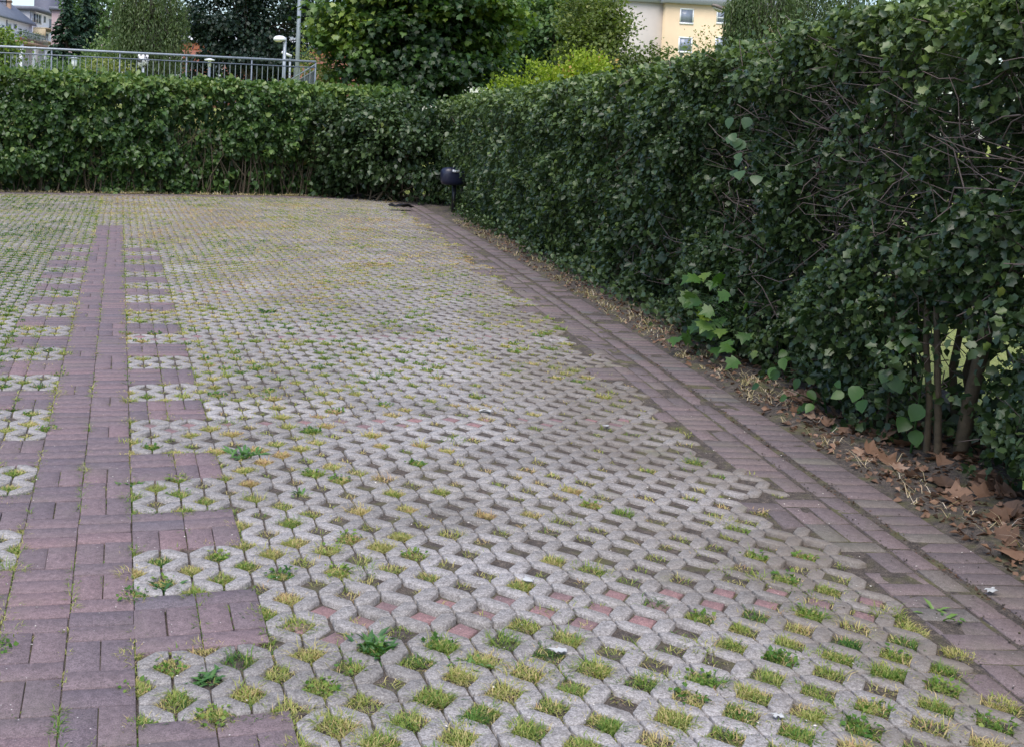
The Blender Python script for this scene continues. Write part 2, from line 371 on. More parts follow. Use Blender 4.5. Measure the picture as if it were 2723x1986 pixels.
# stone-row boundaries (in 10 cm units) and bay lines, from the photograph's pattern
RB = [-20, -16, -12, -8, -4, 0, 4, 8, 12, 16, 20, 24, 30, 34, 38, 42, 46, 50, 54, 58, 64, 68, 72, 76, 80, 84, 88, 94]
while RB[-1] < 240: RB.append(RB[-1] + 4)
PATCH = [(-4, 0), (4, 8), (12, 16), (20, 24), (30, 34), (38, 42), (46, 50), (54, 58), (64, 68), (72, 76), (80, 84), (88, 94), (98, 102), (106, 110)]
RBs = set(RB)
LOFF = 2.7                                            # the left field's rows are shifted 27 cm
def in_patch(b):
    return any(p0 <= b < p1 for p0, p1 in PATCH)
rowof = {}
for i in range(len(RB) - 1):
    for b in range(RB[i], RB[i + 1]): rowof[b] = (RB[i], RB[i + 1], i)
def xmax_row(b):
    r0, r1, i = rowof[b]
    e = E((r0 + r1) / 2 * U) - 0.565
    return int(math.floor(e / 0.2)) * 2 + (1 if i % 2 else 0)
def bar(a, b, ox, oy, slash, h0, h1, g=0.0045, w=0.0355):
    L = U
    gg = g; H0 = 0.004 if h0 else 0.0006; H1 = 0.004 if h1 else 0.0006
    P = [(gg, H0), (gg + w, H0), (L - gg, L - gg - w), (L - gg, L - H1), (L - gg - w, L - H1), (gg, gg + w)]
    if not slash: P = [(L - x, y) for x, y in P][::-1]
    return [(ox + a * U + x, oy + b * U + y) for x, y in P]
bars, brnd = [], []
cells = []                                            # (x, y, kind)
lat = set()
stone_r = {}
stone_j = {}
blift = []
def jit(key, P):
    if key not in stone_j: stone_j[key] = (rng.normal(0, 0.0022), rng.normal(0, 0.0022), rng.normal(0, 0.006), rng.normal(0, 0.0022), P[0])
    dx, dy, a, dz, c = stone_j[key]; blift.append(dz + rng.normal(0, 0.0008))
    return [(x + dx - a * (y - c[1]) + rng.normal(0, 0.0006), y + dy + a * (x - c[0]) + rng.normal(0, 0.0006)) for x, y in P]
def stone_rnd(key):
    if key not in stone_r: stone_r[key] = float(np.clip(rng.normal(0.5, 0.22), 0, 1))
    return stone_r[key]
for b in range(-16, 225):
    xm = xmax_row(b); r0, r1, ri = rowof[b]
    patch = in_patch(b)
    for a in range(-4 if b >= 139 else 0, min(xm, 78)):
        if patch and 0 <= a < 4: continue
        if (b + 1) * U > Yb(a * U) - 0.75: continue
        lat.add((a, b))
        rot = r1 - r0 == 6
        h0 = b in RBs or (rot and (b - r0) % 2 == 0); h1 = (b + 1) in RBs or (rot and (b + 1 - r0) % 2 == 0)
        sh = (ri * 2) % 6
        key = ('r', ri, (a + sh) // 6)
        bars.append(jit(key, bar(a, b, 0, 0, (a + b) % 2 == 1, h0, h1, 0.0022 if rot and a % 4 else 0.0045))); brnd.append(np.clip(stone_rnd(key) + rng.normal(0, 0.04), 0, 1))
for b in range(-16, 200):                             # left field
    r0, r1, ri = rowof[b]; patch = in_patch(b)
    for a in range(0, 42):
        if patch and a < 4: continue
        x = -0.4 - (a + 1) * U; y = b * U + LOFF * U
        if y + 0.1 > Yb(x) - 0.75: continue
        h0 = b in RBs; h1 = (b + 1) in RBs
        P = bar(a, b, 0, LOFF * U, (a + b) % 2 == 1, h0, h1)
        key = ('l', ri, (a + (ri * 2) % 6) // 6)
        bars.append(jit(key, [(-0.4 - px, py) for px, py in P][::-1])); brnd.append(np.clip(stone_rnd(key) + rng.normal(0, 0.04), 0, 1))
V, FF, R = prisms(bars, brnd, 0.04, 0.0028, lifts=blift)
obj('lattice_paving', mesh_np('lattice_paving', V, FF, R), M_CON, kind='structure')

# cells of the lattice (holes)
BAYS = [(4, 5, 6), (28, 29), (52, 53), (75, 76), (99, 100), (122, 123)]
infill, irnd = [], []
for b in range(-16, 226):
    if b not in rowof: continue
    for a in range(-4, 80):
        if (a + b) % 2: continue
        ok = [(a - 1, b - 1) in lat, (a, b - 1) in lat, (a - 1, b) in lat, (a, b) in lat]
        if sum(ok) == 0: continue
        x, y = a * U, b * U
        full = all(ok)
        bay = any(b in t for t in BAYS)
        if full and bay and (a > 4 or b >= 28) and ((b in (5, 6, 29, 52, 75, 99) and rng.random() < 0.93) or rng.random() < 0.5) and not (b == 6 and a > 22):
            h = 0.05 * rng.uniform(0.9, 1.04); t = rng.normal(0, 0.08); c, s = math.cos(t), math.sin(t)
            infill.append([(x + h * (c * p - s * q), y + h * (s * p + c * q)) for p, q in ((1, 0), (0, 1), (-1, 0), (0, -1))]); irnd.append(rng.random())
            cells.append((x, y, 'red', 1.0))
        else: cells.append((x, y, 'soil', sum(ok) / 4))
for b in range(-16, 200):
    for a in range(0, 43):
        if (a + b) % 2: continue
        if in_patch(b) and in_patch(b - 1) and a < 4: continue
        x, y = -0.4 - a * U, b * U + LOFF * U
        if y > Yb(x) - 0.7: continue
        cells.append((x, y, 'soil', 0.5 if a == 0 else 1.0))
V, FF, R = prisms(infill, irnd, 0.03, 0.004, -0.007, 0.03)
obj('red_infill_paving', mesh_np('red_infill_paving', V, FF, R), M_RED, kind='structure')

# bricks of the strip and of the patches
bk, bkr = [], []
def rect(x0, x1, y0, y1, g=0.0022):
    jx, jy = rng.normal(0, 0.0009, 2); a = rng.normal(0, 0.004)
    cx, cy = (x0 + x1) / 2 + jx, (y0 + y1) / 2 + jy; hx, hy = (x1 - x0) / 2 - g, (y1 - y0) / 2 - g
    c, s = math.cos(a), math.sin(a)
    return [(cx + c * p - s * q, cy + s * p + c * q) for p, q in ((-hx, -hy), (hx, -hy), (hx, hy), (-hx, hy))]
def column(x0, y0, y1, pair=0.17):
    y = y0
    while y < y1 - 0.05:
        if y + 0.2 <= y1 + 0.01 and rng.random() < pair:
            bk.append(rect(x0, x0 + 0.1, y, y + 0.2)); bk.append(rect(x0 + 0.1, x0 + 0.2, y, y + 0.2)); bkr.extend(rng.random(2)); y += 0.2
        else:
            bk.append(rect(x0, x0 + 0.2, y, y + 0.1)); bkr.append(rng.random()); y += 0.1
column(-0.4, -1.33, 13.9); column(-0.2, -1.3, 13.9)
for p0, p1 in PATCH:
    for x0 in (0.0, 0.2): column(x0, p0 * U, p1 * U, 0.35)
    for x0 in (-0.8, -0.6): column(x0, (p0 + LOFF) * U, (p1 + LOFF) * U, 0.35)
V, FF, R = prisms(bk, bkr, 0.04, 0.002)
obj('brick_paving', mesh_np('brick_paving', V, FF, R), M_BRK, kind='structure')

# brick path along the hedge and brick band in front of the back hedge
pk, pkr = [], []
def pp(u, v):
    tx = -2.096e-3 * v + 0.16997; L = math.hypot(tx, 1); tx, ty = tx / L, 1 / L
    return (E(v) + u * ty, v - u * tx)
def prect(u0, u1, v0, v1, g=0.004):
    j = rng.normal(0, 0.0015, 2)
    return [(q[0] + j[0], q[1] + j[1]) for q in (pp(u0 + g, v0 + g), pp(u1 - g, v0 + g), pp(u1 - g, v1 - g), pp(u0 + g, v1 - g))]
v = -1.4
while v < 20.3:
    pk.append(prect(-0.2 + rng.normal(0, 0.002), 0.0, v, v + 0.101, 0.003)); v += 0.1035
v = -1.35
while v < 20.3:
    pk.append(prect(-0.335, -0.235, v, v + 0.2, 0.005)); v += 0.205
for u0 in (-0.55, -0.755, -0.96):
    v = -1.3 + rng.random() * 0.1
    while v < 20.2:
        if rng.random() < 0.25:
            c = [prect(u0, u0 + 0.1, v, v + 0.2, 0.005), prect(u0 + 0.1, u0 + 0.2, v, v + 0.2, 0.005)]; v += 0.204
        else: c = [prect(u0, u0 + 0.2, v, v + 0.1, 0.003)]; v += 0.102
        for q in c:
            m = np.mean(q, 0); hit = False
            for f in (0.0, 0.42):
                for x, y in q:
                    xx, yy = m[0] + (x - m[0]) * f, m[1] + (y - m[1]) * f
                    if (math.floor(xx / U), math.floor(yy / U)) in lat: hit = True
            if not hit: pk.append(q)
for i in range(3):
    x = -4.4
    while x < 5.6:
        y0 = Yb(x) - 0.66 + i * 0.205
        pk.append([(x + 0.004, y0), (x + 0.097, y0 + 0.016), (x + 0.095, y0 + 0.212), (x + 0.002, y0 + 0.196)]); x += 0.101
V, FF, R = prisms(pk, rng.random(len(pk)), 0.04, 0.002, -0.005)
obj('brick_path', mesh_np('brick_path', V, FF, R), M_PATH, kind='structure')

# ------------------------------------------------------------------ grass in the cells and joints
GB = []                                               # rows: x,y,z, dirx,diry, length, width, lean, rnd
def tuft(x, y, r, n, ln, tone, wid, spread=0.08, zb=None, lean=(0.7, 3.2)):
    a = rng.uniform(0, 2 * math.pi, n); d = r * np.sqrt(rng.random(n))
    px, py = x + d * np.cos(a), y + d * np.sin(a)
    da = a + rng.normal(0, 1.3, n)
    z = zf(px, py) - 0.012 if zb is None else np.full(n, zb)
    GB.append(np.stack([px, py, z, np.cos(da), np.sin(da), ln * rng.uniform(0.45, 1.25, n), wid * rng.uniform(0.7, 1.3, n), rng.uniform(*lean, n), np.clip(rng.normal(tone, spread, n), 0, 0.999)], 1))
HBV = []
def herb(x, y, r_, n, tone):                           # small round leaved herbs between the blades
    a = rng.uniform(0, 6.28, n); d = r_ * np.sqrt(rng.random(n)); px, py = x + d * np.cos(a), y + d * np.sin(a)
    P = np.stack([px, py, zf(px, py) - 0.006 + 0.018 * rng.random(n)], 1)
    tp = np.stack([np.cos(a), np.sin(a), rng.uniform(-0.1, 0.9, n)], 1) + rng.normal(0, 0.5, (n, 3))
    V, F, k = leaves(P, tp, np.array([[0, 0, 1.0]]) + rng.normal(0, 0.4, (n, 3)), rng.uniform(0.008, 0.02, n), T_RHOMB, 0.3, 0.2, 1.3)
    HBV.append((V, F, k, np.clip(rng.normal(tone, 0.08, n), 0, 1)))
for x, y, kind, fr in cells:
    dist = math.hypot(x - CAM[0], y - CAM[1])
    if y < -0.6: continue
    damp = sstep(-1.9, -0.3, x - (E(y) - 0.66)) * sstep(-0.1, 0.9, y)        # few blades beside the shaded path
    cov = 0.62 + 0.5 * (vn(x * 0.9, y * 0.9, 1.7) - 0.5) + 0.34 * sstep(3.5, 8, y) - 0.46 * damp + 0.2 * (x < -0.4)
    if 1.0 < y < 3.4 and x > 1.0: cov -= 0.16
    tone = 0.58 + 0.5 * (vn(x * 0.7, y * 0.7, 21) - 0.5) + rng.normal(0, 0.12) - 0.2 * (x < -0.4)
    tone += 0.16 * sstep(5, 11, y) * (x > -0.4) - 0.12 * (x < -0.75) * sstep(3, 5, y) * (y < 14)
    dens = 1.0 if dist < 6 else (0.62 if dist < 9.5 else 0.42)
    wid = 0.0026 if dist < 5 else (0.0045 if dist < 8 else (0.0065 if dist < 13 else 0.009))
    u = rng.random()
    if kind == 'red':
        if rng.random() < 0.35: tuft(x + rng.normal(0, 0.035), y + rng.normal(0, 0.035), 0.02, int(14 * dens), 0.03, tone, wid)
        continue
    if fr < 0.3 and x > 1: cov -= 0.15
    near = sstep(0.9, -0.1, y); cov += 0.3 * near
    if u < cov:                                        # full tuft
        n = int((150 + 230 * rng.random()) * dens)
        for q in range(4):
            a_ = rng.uniform(0, 6.28); d_ = 0.032 * math.sqrt(rng.random()) + 0.006 * near
            tuft(x + d_ * math.cos(a_), y + d_ * math.sin(a_), rng.uniform(0.024, 0.044), n // 4, rng.uniform(0.014, 0.033) * (1 + 0.25 * near), tone + rng.normal(0, 0.11), wid, 0.11)
        if rng.random() < 0.25: tuft(x, y, 0.05, n // 5, 0.055, tone - 0.08, wid, 0.1)
        if dist < 9 and rng.random() < 0.24: herb(x, y, 0.05, int(40 * rng.random()) + 12, 0.12 + 0.3 * rng.random())
        tuft(x, y, 0.056, n // 3, 0.026, 0.8, wid)
    elif u < cov + 0.24:                               # thin straw with a few green blades
        tuft(x + rng.normal(0, 0.02), y + rng.normal(0, 0.02), 0.045, int(48 * dens), 0.026, 0.66 + rng.normal(0, 0.1), wid, 0.14)
    elif u < cov + 0.4:
        tuft(x + rng.normal(0, 0.025), y + rng.normal(0, 0.025), 0.025, int(22 * dens), 0.026, tone, wid, 0.12)
# along the joints of the bricks
def jointline(x0, y0, x1, y1, p, n, ln, step=0.03):
    L = math.hypot(x1 - x0, y1 - y0); k = max(1, int(L / step))
    for i in range(k):
        t = (i + rng.random()) / k; x, y = x0 + (x1 - x0) * t, y0 + (y1 - y0) * t
        if y < -0.6: continue
        dist = math.hypot(x - CAM[0], y - CAM[1])
        if rng.random() < p * (0.35 + 1.3 * (vn(x * 5, y * 3, 8) > 0.5)):
            tuft(x, y, 0.014, int(n * (1 if dist < 7 else 0.5) * rng.uniform(0.5, 1.6)), ln * rng.uniform(0.6, 1.4), 0.3 + 0.45 * vn(x * 3, y * 3, 2), 0.0032 if dist < 6 else 0.007, 0.1)
for x, p in ((-0.4, 0.7), (-0.2, 0.7), (0.0, 0.8)): jointline(x, -0.6, x, 14, p, 20, 0.028)
for bkq in bk:
    (xa, ya), (xb, yb_) = bkq[0], bkq[1]
    if ya < 9 and rng.random() < 0.4: jointline(xa, ya, xb, yb_, 0.35, 10, 0.018)
    (xa, ya), (xb, yb_) = bkq[1], bkq[2]
    if ya < 7 and yb_ - ya > 0.15: jointline(xa, ya, xb, yb_, 0.5, 12, 0.022)
for p0, p1 in PATCH:
    for x in (0.2, 0.4): jointline(x, p0 * U, x, p1 * U, 0.5, 14, 0.026)
    for x in (-0.6, -0.8): jointline(x, (p0 + LOFF) * U, x, (p1 + LOFF) * U, 0.5, 14, 0.026)
    jointline(0, p1 * U, 0.4, p1 * U, 0.45, 16, 0.026); jointline(0, p0 * U, 0.4, p0 * U, 0.4, 14, 0.024)
for v0 in np.arange(-0.3, 12, 0.2):                   # ragged tufts where the lattice meets the path
    if rng.random() < 0.75:
        x, y = pp(-0.66 - 0.2 * rng.random(), v0); tuft(x, y, 0.05, int(26 * rng.random()) + 4, 0.03, 0.55 + rng.normal(0, 0.15), 0.0035, 0.15)
# thin straw film over the far paving
k = 30000
fx = rng.uniform(-4.3, 6.3, k); fy = 5.5 + 15.5 * rng.random(k) ** 0.8
ok = (fy < Yb(fx) - 0.5) & (fx < E(fy) - 0.45) & ((fx > 0.05) | (fx < -0.42) | (fy > 14)) & (rng.random(k) < (0.2 + 0.9 * vn(fx * 1.2, fy * 0.8, 40)) * sstep(5, 10, fy))
for x, y in zip(fx[ok], fy[ok]): tuft(x, y, 0.05, 5, 0.022, 0.72 + 0.36 * (vn(x, y, 6) - 0.5) - 0.18 * (x < -0.4) * (y < 16), 0.010, 0.13)
for i in range(14000):                                  # greener mat over the left bays
    x = rng.uniform(-4.4, -0.78); y = 3.0 + 11.0 * rng.random()
    if rng.random() < 0.25 + 0.9 * (vn(x * 1.3, y * 0.9, 61) - 0.25): tuft(x, y, 0.06, 8, 0.026, 0.40 + 0.3 * (vn(x * 0.9, y * 0.5, 62) - 0.5), 0.007, 0.14)
for i in range(420):                                   # grass spilling over the stones
    y = -0.4 + 5.5 * rng.random() ** 1.3; x = -0.9 + 4.4 * rng.random()
    if x > E(y) - 0.62 or -0.42 < x < 0.02: continue
    a_, b_ = math.floor(x / U), math.floor(y / U)
    if x > 0 and (a_, b_) not in lat: continue
    if rng.random() < 0.4 + 0.5 * sstep(1.2, 0, y): tuft(round(x / U) * U, round(y / U) * U, rng.uniform(0.05, 0.075), int(rng.integers(60, 170)), rng.uniform(0.022, 0.045), 0.52 + rng.normal(0, 0.16), 0.0028, 0.14)
def blades(G):
    n = len(G); d = np.stack([G[:, 3], G[:, 4], np.zeros(n)], 1); sdv = np.stack([-G[:, 4], G[:, 3], np.zeros(n)], 1)
    p = G[:, :3]; L = G[:, 5:6]; wd = G[:, 6:7] / 2; ln = G[:, 7:8]
    up = np.array([[0, 0, 1.0]])
    m = p + L * 0.55 * unit(up + 0.62 * ln * d); t = m + L * 0.5 * unit(up * (1 - 0.55 * ln) + ln * d + 0.35 * np.sin(G[:, :1] * 997.0) * sdv)
    V = np.stack([p - sdv * wd, p + sdv * wd, m + sdv * wd * 0.8, m - sdv * wd * 0.8, t], 1).reshape(-1, 3)
    b = np.arange(n)[:, None] * 5
    F = np.concatenate([b + np.array([0, 1, 2]), b + np.array([0, 2, 3]), b + np.array([3, 2, 4])], 0)
    return V, F, np.tile(G[:, 8], 3)
G = np.concatenate(GB); print('blades', len(G))
V, F, R = blades(G)
o_ = len(V); VV, FF_, RR_ = [V], [F], [R]
for V2, F2, k2, r2 in HBV: VV.append(V2); FF_.append(F2 + o_); RR_.append(np.repeat(r2, k2)); o_ += len(V2)
V, F, R = np.concatenate(VV), np.concatenate(FF_), np.concatenate(RR_)
obj('grass', mesh_np('grass', V, [F], R), M_GRASS, kind='stuff', label='short yellow green grass growing in the paver cells and brick joints', cat='grass')

# weeds that stand out in their cells
def rosette(px, py, r, n, tone, label):
    x, y, _ = gnd(px, py)
    t = tag(bpy.data.objects.new('weed', None), label, 'weed', 'weeds growing between the pavers'); S.collection.objects.link(t); t.location = (x, y, zf(x, y) - 0.01)
    a = rng.uniform(0, 2 * math.pi, n); tip = np.stack([np.cos(a), np.sin(a), rng.uniform(0.25, 1.6, n)], 1)
    P = np.zeros((n, 3)) + np.stack([np.cos(a), np.sin(a), np.zeros(n)], 1) * 0.01 + rng.normal(0, r * 0.35, (n, 3)) * (1, 1, 0)
    V, F, k = leaves(P, tip, np.array([[0, 0, 1.0]]) + rng.normal(0, 0.2, (n, 3)), r * rng.uniform(0.35, 0.85, n), T_LOBE, 0.3, 0.5, 0.36)
    o = obj('leaves', leafmesh('weed_leaves', [(V, F, k, np.clip(rng.normal(tone, 0.1, n), 0, 1))]), M_WEED, t, local=True)
    m = MB()
    for q in range(3): m.tube([(0, 0, -0.004), (0.004 * math.cos(q * 2), 0.004 * math.sin(q * 2), 0.012)], [0.003, 0.002], 5)
    m.build('stem', M_WEED, t, local=True)
M_WEED = leafmat('weed_leaf', [(0, (0.035, 0.10, 0.03)), (0.5, (0.075, 0.17, 0.035)), (1, (0.14, 0.23, 0.06))], 0.45, 0.25)
rosette(540, 1003, 0.085, 46, 0.35, 'dark leafy dandelion clump in the lattice just right of the brick patches')
rosette(830, 1432, 0.075, 70, 0.2, 'blue green feathery weed filling the cell under the red infill row')
rosette(366, 1288, 0.06, 40, 0.15, 'dark green weed in the half bare cell beside the brick strip')
rosette(666, 1088, 0.05, 26, 0.55, 'small bright upright weed in a cell of the middle lattice')
rosette(595, 692, 0.11, 16, 0.3, 'tall thin dark weed standing alone far out on the lattice')
rosette(455, 1490, 0.06, 44, 0.2, 'bluish green weed in the near stone next to the brick strip')
rosette(1035, 1465, 0.06, 20, 0.75, 'pale green weed rosette on a cell of bare soil')
rosette(290, 1065, 0.05, 22, 0.5, 'leafy weed at the right edge of the brick strip')
rosette(2085, 1345, 0.07, 12, 0.9, 'bright young weed on the dark soil beside the brick path')

# ------------------------------------------------------------------ litter along the path and verge
def curled_leaf_mesh(seed, tmpl, size):
    r = np.random.default_rng(seed)
    T, tri = tmpl
    x, y = T[:, 0] * size, (T[:, 1] - 0.4) * size
    c1, c2, tw = r.uniform(-3, 7), r.uniform(1, 8), r.uniform(-4, 4)
    z = c1 * x * x + c2 * (y ** 2) * 0.8 + tw * x * y + r.normal(0, 0.005, len(x))
    z -= z.min()
    V = np.stack([x, y, z], 1)
    me = mesh_np('dry_leaf', V, [tri], np.clip(r.normal(0.5, 0.28) + r.normal(0, 0.05, len(tri)), 0, 1)); me.materials.append(M_DRYL)
    return me
DL = [curled_leaf_mesh(i, T_MAPLE, 0.115) for i in range(9)]
spots = [gnd(*q)[:2] for q in ((1790, 900), (1850, 920), (1880, 890), (1960, 975), (2000, 985), (2100, 990), (2150, 1000), (2180, 1070), (2200, 1085), (2230, 1200), (1750, 870), (2240, 1225), (2120, 960), (1900, 940), (2060, 970), (1925, 905), (2220, 1040), (2030, 955), (1985, 965), (1820, 895), (1975, 940), (2075, 1000))]
for _ in range(70):
    y = rng.uniform(1.0, 3.5); spots.append((E(y) + rng.uniform(0.26, 0.85), y))
for _ in range(40):
    y = 0.4 + 6.5 * rng.random() ** 1.4; spots.append((E(y) + 0.12 + 0.6 * rng.random() ** 0.7, y))
for i, (x, y) in enumerate(spots):
    o = bpy.data.objects.new('dry_leaf', DL[i % 9]); S.collection.objects.link(o)
    o.location = (x, y, soilz(x, y) + 0.006); o.rotation_euler = (rng.normal(0, 0.45), rng.normal(0, 0.45), rng.uniform(0, 6.28))
    s = rng.uniform(0.8, 1.25) if i < 22 else rng.uniform(0.45, 1.05); o.scale = (s, s, s)
    tag(o, 'curled brown fallen leaf on the soil strip under the tall hedge', 'dry leaf', 'dry leaves under the hedge')
# fine brown litter
n = 7500
y = -0.4 + 16 * rng.random(n) ** 1.7; t = rng.random(n)
x = E(y) + 0.03 + 0.85 * t
extra = rng.random(n) < 0.13
xe = np.array([pp(-0.218 + rng.normal(0, 0.012), q)[0] for q in y]); x = np.where(extra, xe, x)
P = np.stack([x, y, soilz(x, y) + 0.004 + 0.01 * rng.random(n) * ~extra], 1)
tip = rng.normal(0, 1, (n, 3)) * (1, 1, 0.25); nr = np.array([[0, 0, 1.0]]) + rng.normal(0, 0.55, (n, 3))
sz = np.where(extra, rng.uniform(0.008, 0.02, n), rng.uniform(0.012, 0.05, n))
V, F, k = leaves(P, tip, nr, sz, T_RHOMB, 0.5, 0.3)
obj('leaf_litter', leafmesh('leaf_litter', [(V, F, k, np.where(extra, rng.uniform(0, 0.35, n), np.clip(rng.normal(0.42, 0.28, n), 0, 1)))]), M_DRYL, kind='stuff', label='fine brown leaf litter on the soil strip and in the wide joint of the brick path', cat='leaf litter')
# crumbs of soil on the path and paving
n = 1700
y = -0.4 + 14 * rng.random(n) ** 1.5; lane = rng.random(n)
x = np.where(lane < 0.6, E(y) - 0.218 + rng.normal(0, 0.016, n), np.where(lane < 0.8, E(y) - 0.34 + rng.normal(0, 0.012, n), E(y) - 0.9 * rng.random(n)))
P = np.stack([x, y, zf(x, y) + 0.0], 1)
oct_ = np.array([(1, 0, 0), (0, 1, 0), (-1, 0, 0), (0, -1, 0), (0, 0, 0.8), (0, 0, -0.5)], float)
ot = np.array([(0, 1, 4), (1, 2, 4), (2, 3, 4), (3, 0, 4), (1, 0, 5), (2, 1, 5), (3, 2, 5), (0, 3, 5)])
sz = rng.uniform(0.0015, 0.006, n)
V = (P[:, None] + sz[:, None, None] * (oct_[None] * rng.uniform(0.5, 1.3, (n, 6, 1)))).reshape(-1, 3)
F = (ot[None] + (np.arange(n) * 6)[:, None, None]).reshape(-1, 3)
obj('soil_crumbs', mesh_np('soil_crumbs', V, [F]), M_SOIL, kind='stuff', label='dark soil crumbs scattered along the joints of the brick path', cat='soil')
# small pale bits over the paving
n = 420
x = rng.uniform(-0.9, 3.4, n); y = -0.4 + 7 * rng.random(n) ** 1.4; ok = x < E(y); x, y = x[ok], y[ok]; n = len(x)
P = np.stack([x, y, zf(x, y) + 0.002], 1)
V, F, k = leaves(P, rng.normal(0, 1, (n, 3)) * (1, 1, 0.1), np.array([[0, 0, 1.0]]) + rng.normal(0, 0.25, (n, 3)), rng.uniform(0.004, 0.010, n), T_RHOMB, 0.3, 0.1)
M_PALE = flat('pale_petal', (0.62, 0.58, 0.52), 0.7)
obj('fallen_petals', leafmesh('fallen_petals', [(V, F, k, np.zeros(n))]), M_PALE, kind='stuff', label='tiny pale fallen petals and grit on the paving', cat='petals')
# curled pale grass on the verge
GB = []
for i in range(110):
    y = 0.2 + 7.5 * rng.random() ** 1.5; x = E(y) + 0.04 + 0.28 * rng.random()
    tuft(x, y, 0.02, int(rng.integers(2, 7)), rng.uniform(0.07, 0.13), 0.75 - 0.4 * (y > 3.5) * rng.random(), 0.0032, 0.2, float(soilz(x, y)), (1.0, 3.2))
for i in range(260):
    y = 3.2 + 13 * rng.random(); x = E(y) + 0.03 + 0.35 * rng.random()
    tuft(x, y, 0.03, int(rng.integers(3, 10)), rng.uniform(0.04, 0.1), 0.3 + 0.4 * rng.random(), 0.005, 0.2, float(soilz(x, y)))
for i in range(260):
    x = -4.2 + 9.5 * rng.random(); y = Yb(x) - 0.08 + 0.15 * rng.random()
    tuft(x, y, 0.05, 8, rng.uniform(0.05, 0.12), 0.3 + 0.4 * rng.random(), 0.01, 0.2, 0.0)
V, F, R = blades(np.concatenate(GB))
obj('dry_grass', mesh_np('dry_grass', V, [F], R), M_DRYG, kind='stuff', label='pale curled dry grass along the foot of the hedges', cat='dry grass')

# scraps of paper
M_PAPER = flat('paper', (0.42, 0.43, 0.43), 0.7, 0, 30, 0.08)
def scrap(px, py, size, label, name='paper_scrap', mat=None, seed=0):
    x, y, _ = gnd(px, py); r = np.random.default_rng(seed + 50)
    g = 5; a = np.linspace(-1, 1, g); XX, YY = np.meshgrid(a, a)
    rr = 1 + 0.25 * r.normal(0, 1, (g, g)) * ((abs(XX) == 1) | (abs(YY) == 1))
    ZZ = 0.22 * r.random((g, g)) + 0.1
    V = np.stack([XX * rr * size / 2, YY * rr * size * 0.33, ZZ * size], -1).reshape(-1, 3)
    V = np.concatenate([V, V - (0, 0, 0.0015)])
    F = [(i * g + j, i * g + j + 1, (i + 1) * g + j + 1, (i + 1) * g + j) for i in range(g - 1) for j in range(g - 1)]
    F += [tuple(i + g * g for i in f[::-1]) for f in F]
    o = obj(name, mesh_np(name, V, [np.array(F)]), mat or M_PAPER, label=label, cat='litter', group=None)
    o.location = (x, y, zf(x, y) + (0.004 if x < E(y) else 0.02)); o.rotation_euler = (0, 0, r.uniform(-0.6, 0.6))
scrap(1168, 1292, 0.042, 'white paper scrap in the cell just above the red infill row', seed=1)
scrap(1237, 1450, 0.036, 'white paper scrap beside a grass tuft below the red infill row', seed=2)
scrap(1452, 674, 0.09, 'white paper scrap lying at the foot of the tall hedge', seed=3)
scrap(1075, 913, 0.055, 'thin white paper strip at the far row of red infill stones', seed=4)
scrap(1720, 1592, 0.03, 'greyish paper scrap on the lattice nearest the bottom edge', seed=5)
scrap(1342, 940, 0.03, 'tiny white scrap beside the grass tuft near the brick path', seed=6)
scrap(2192, 1300, 0.045, 'crumpled pale scrap on the outer brick course of the path', seed=7)

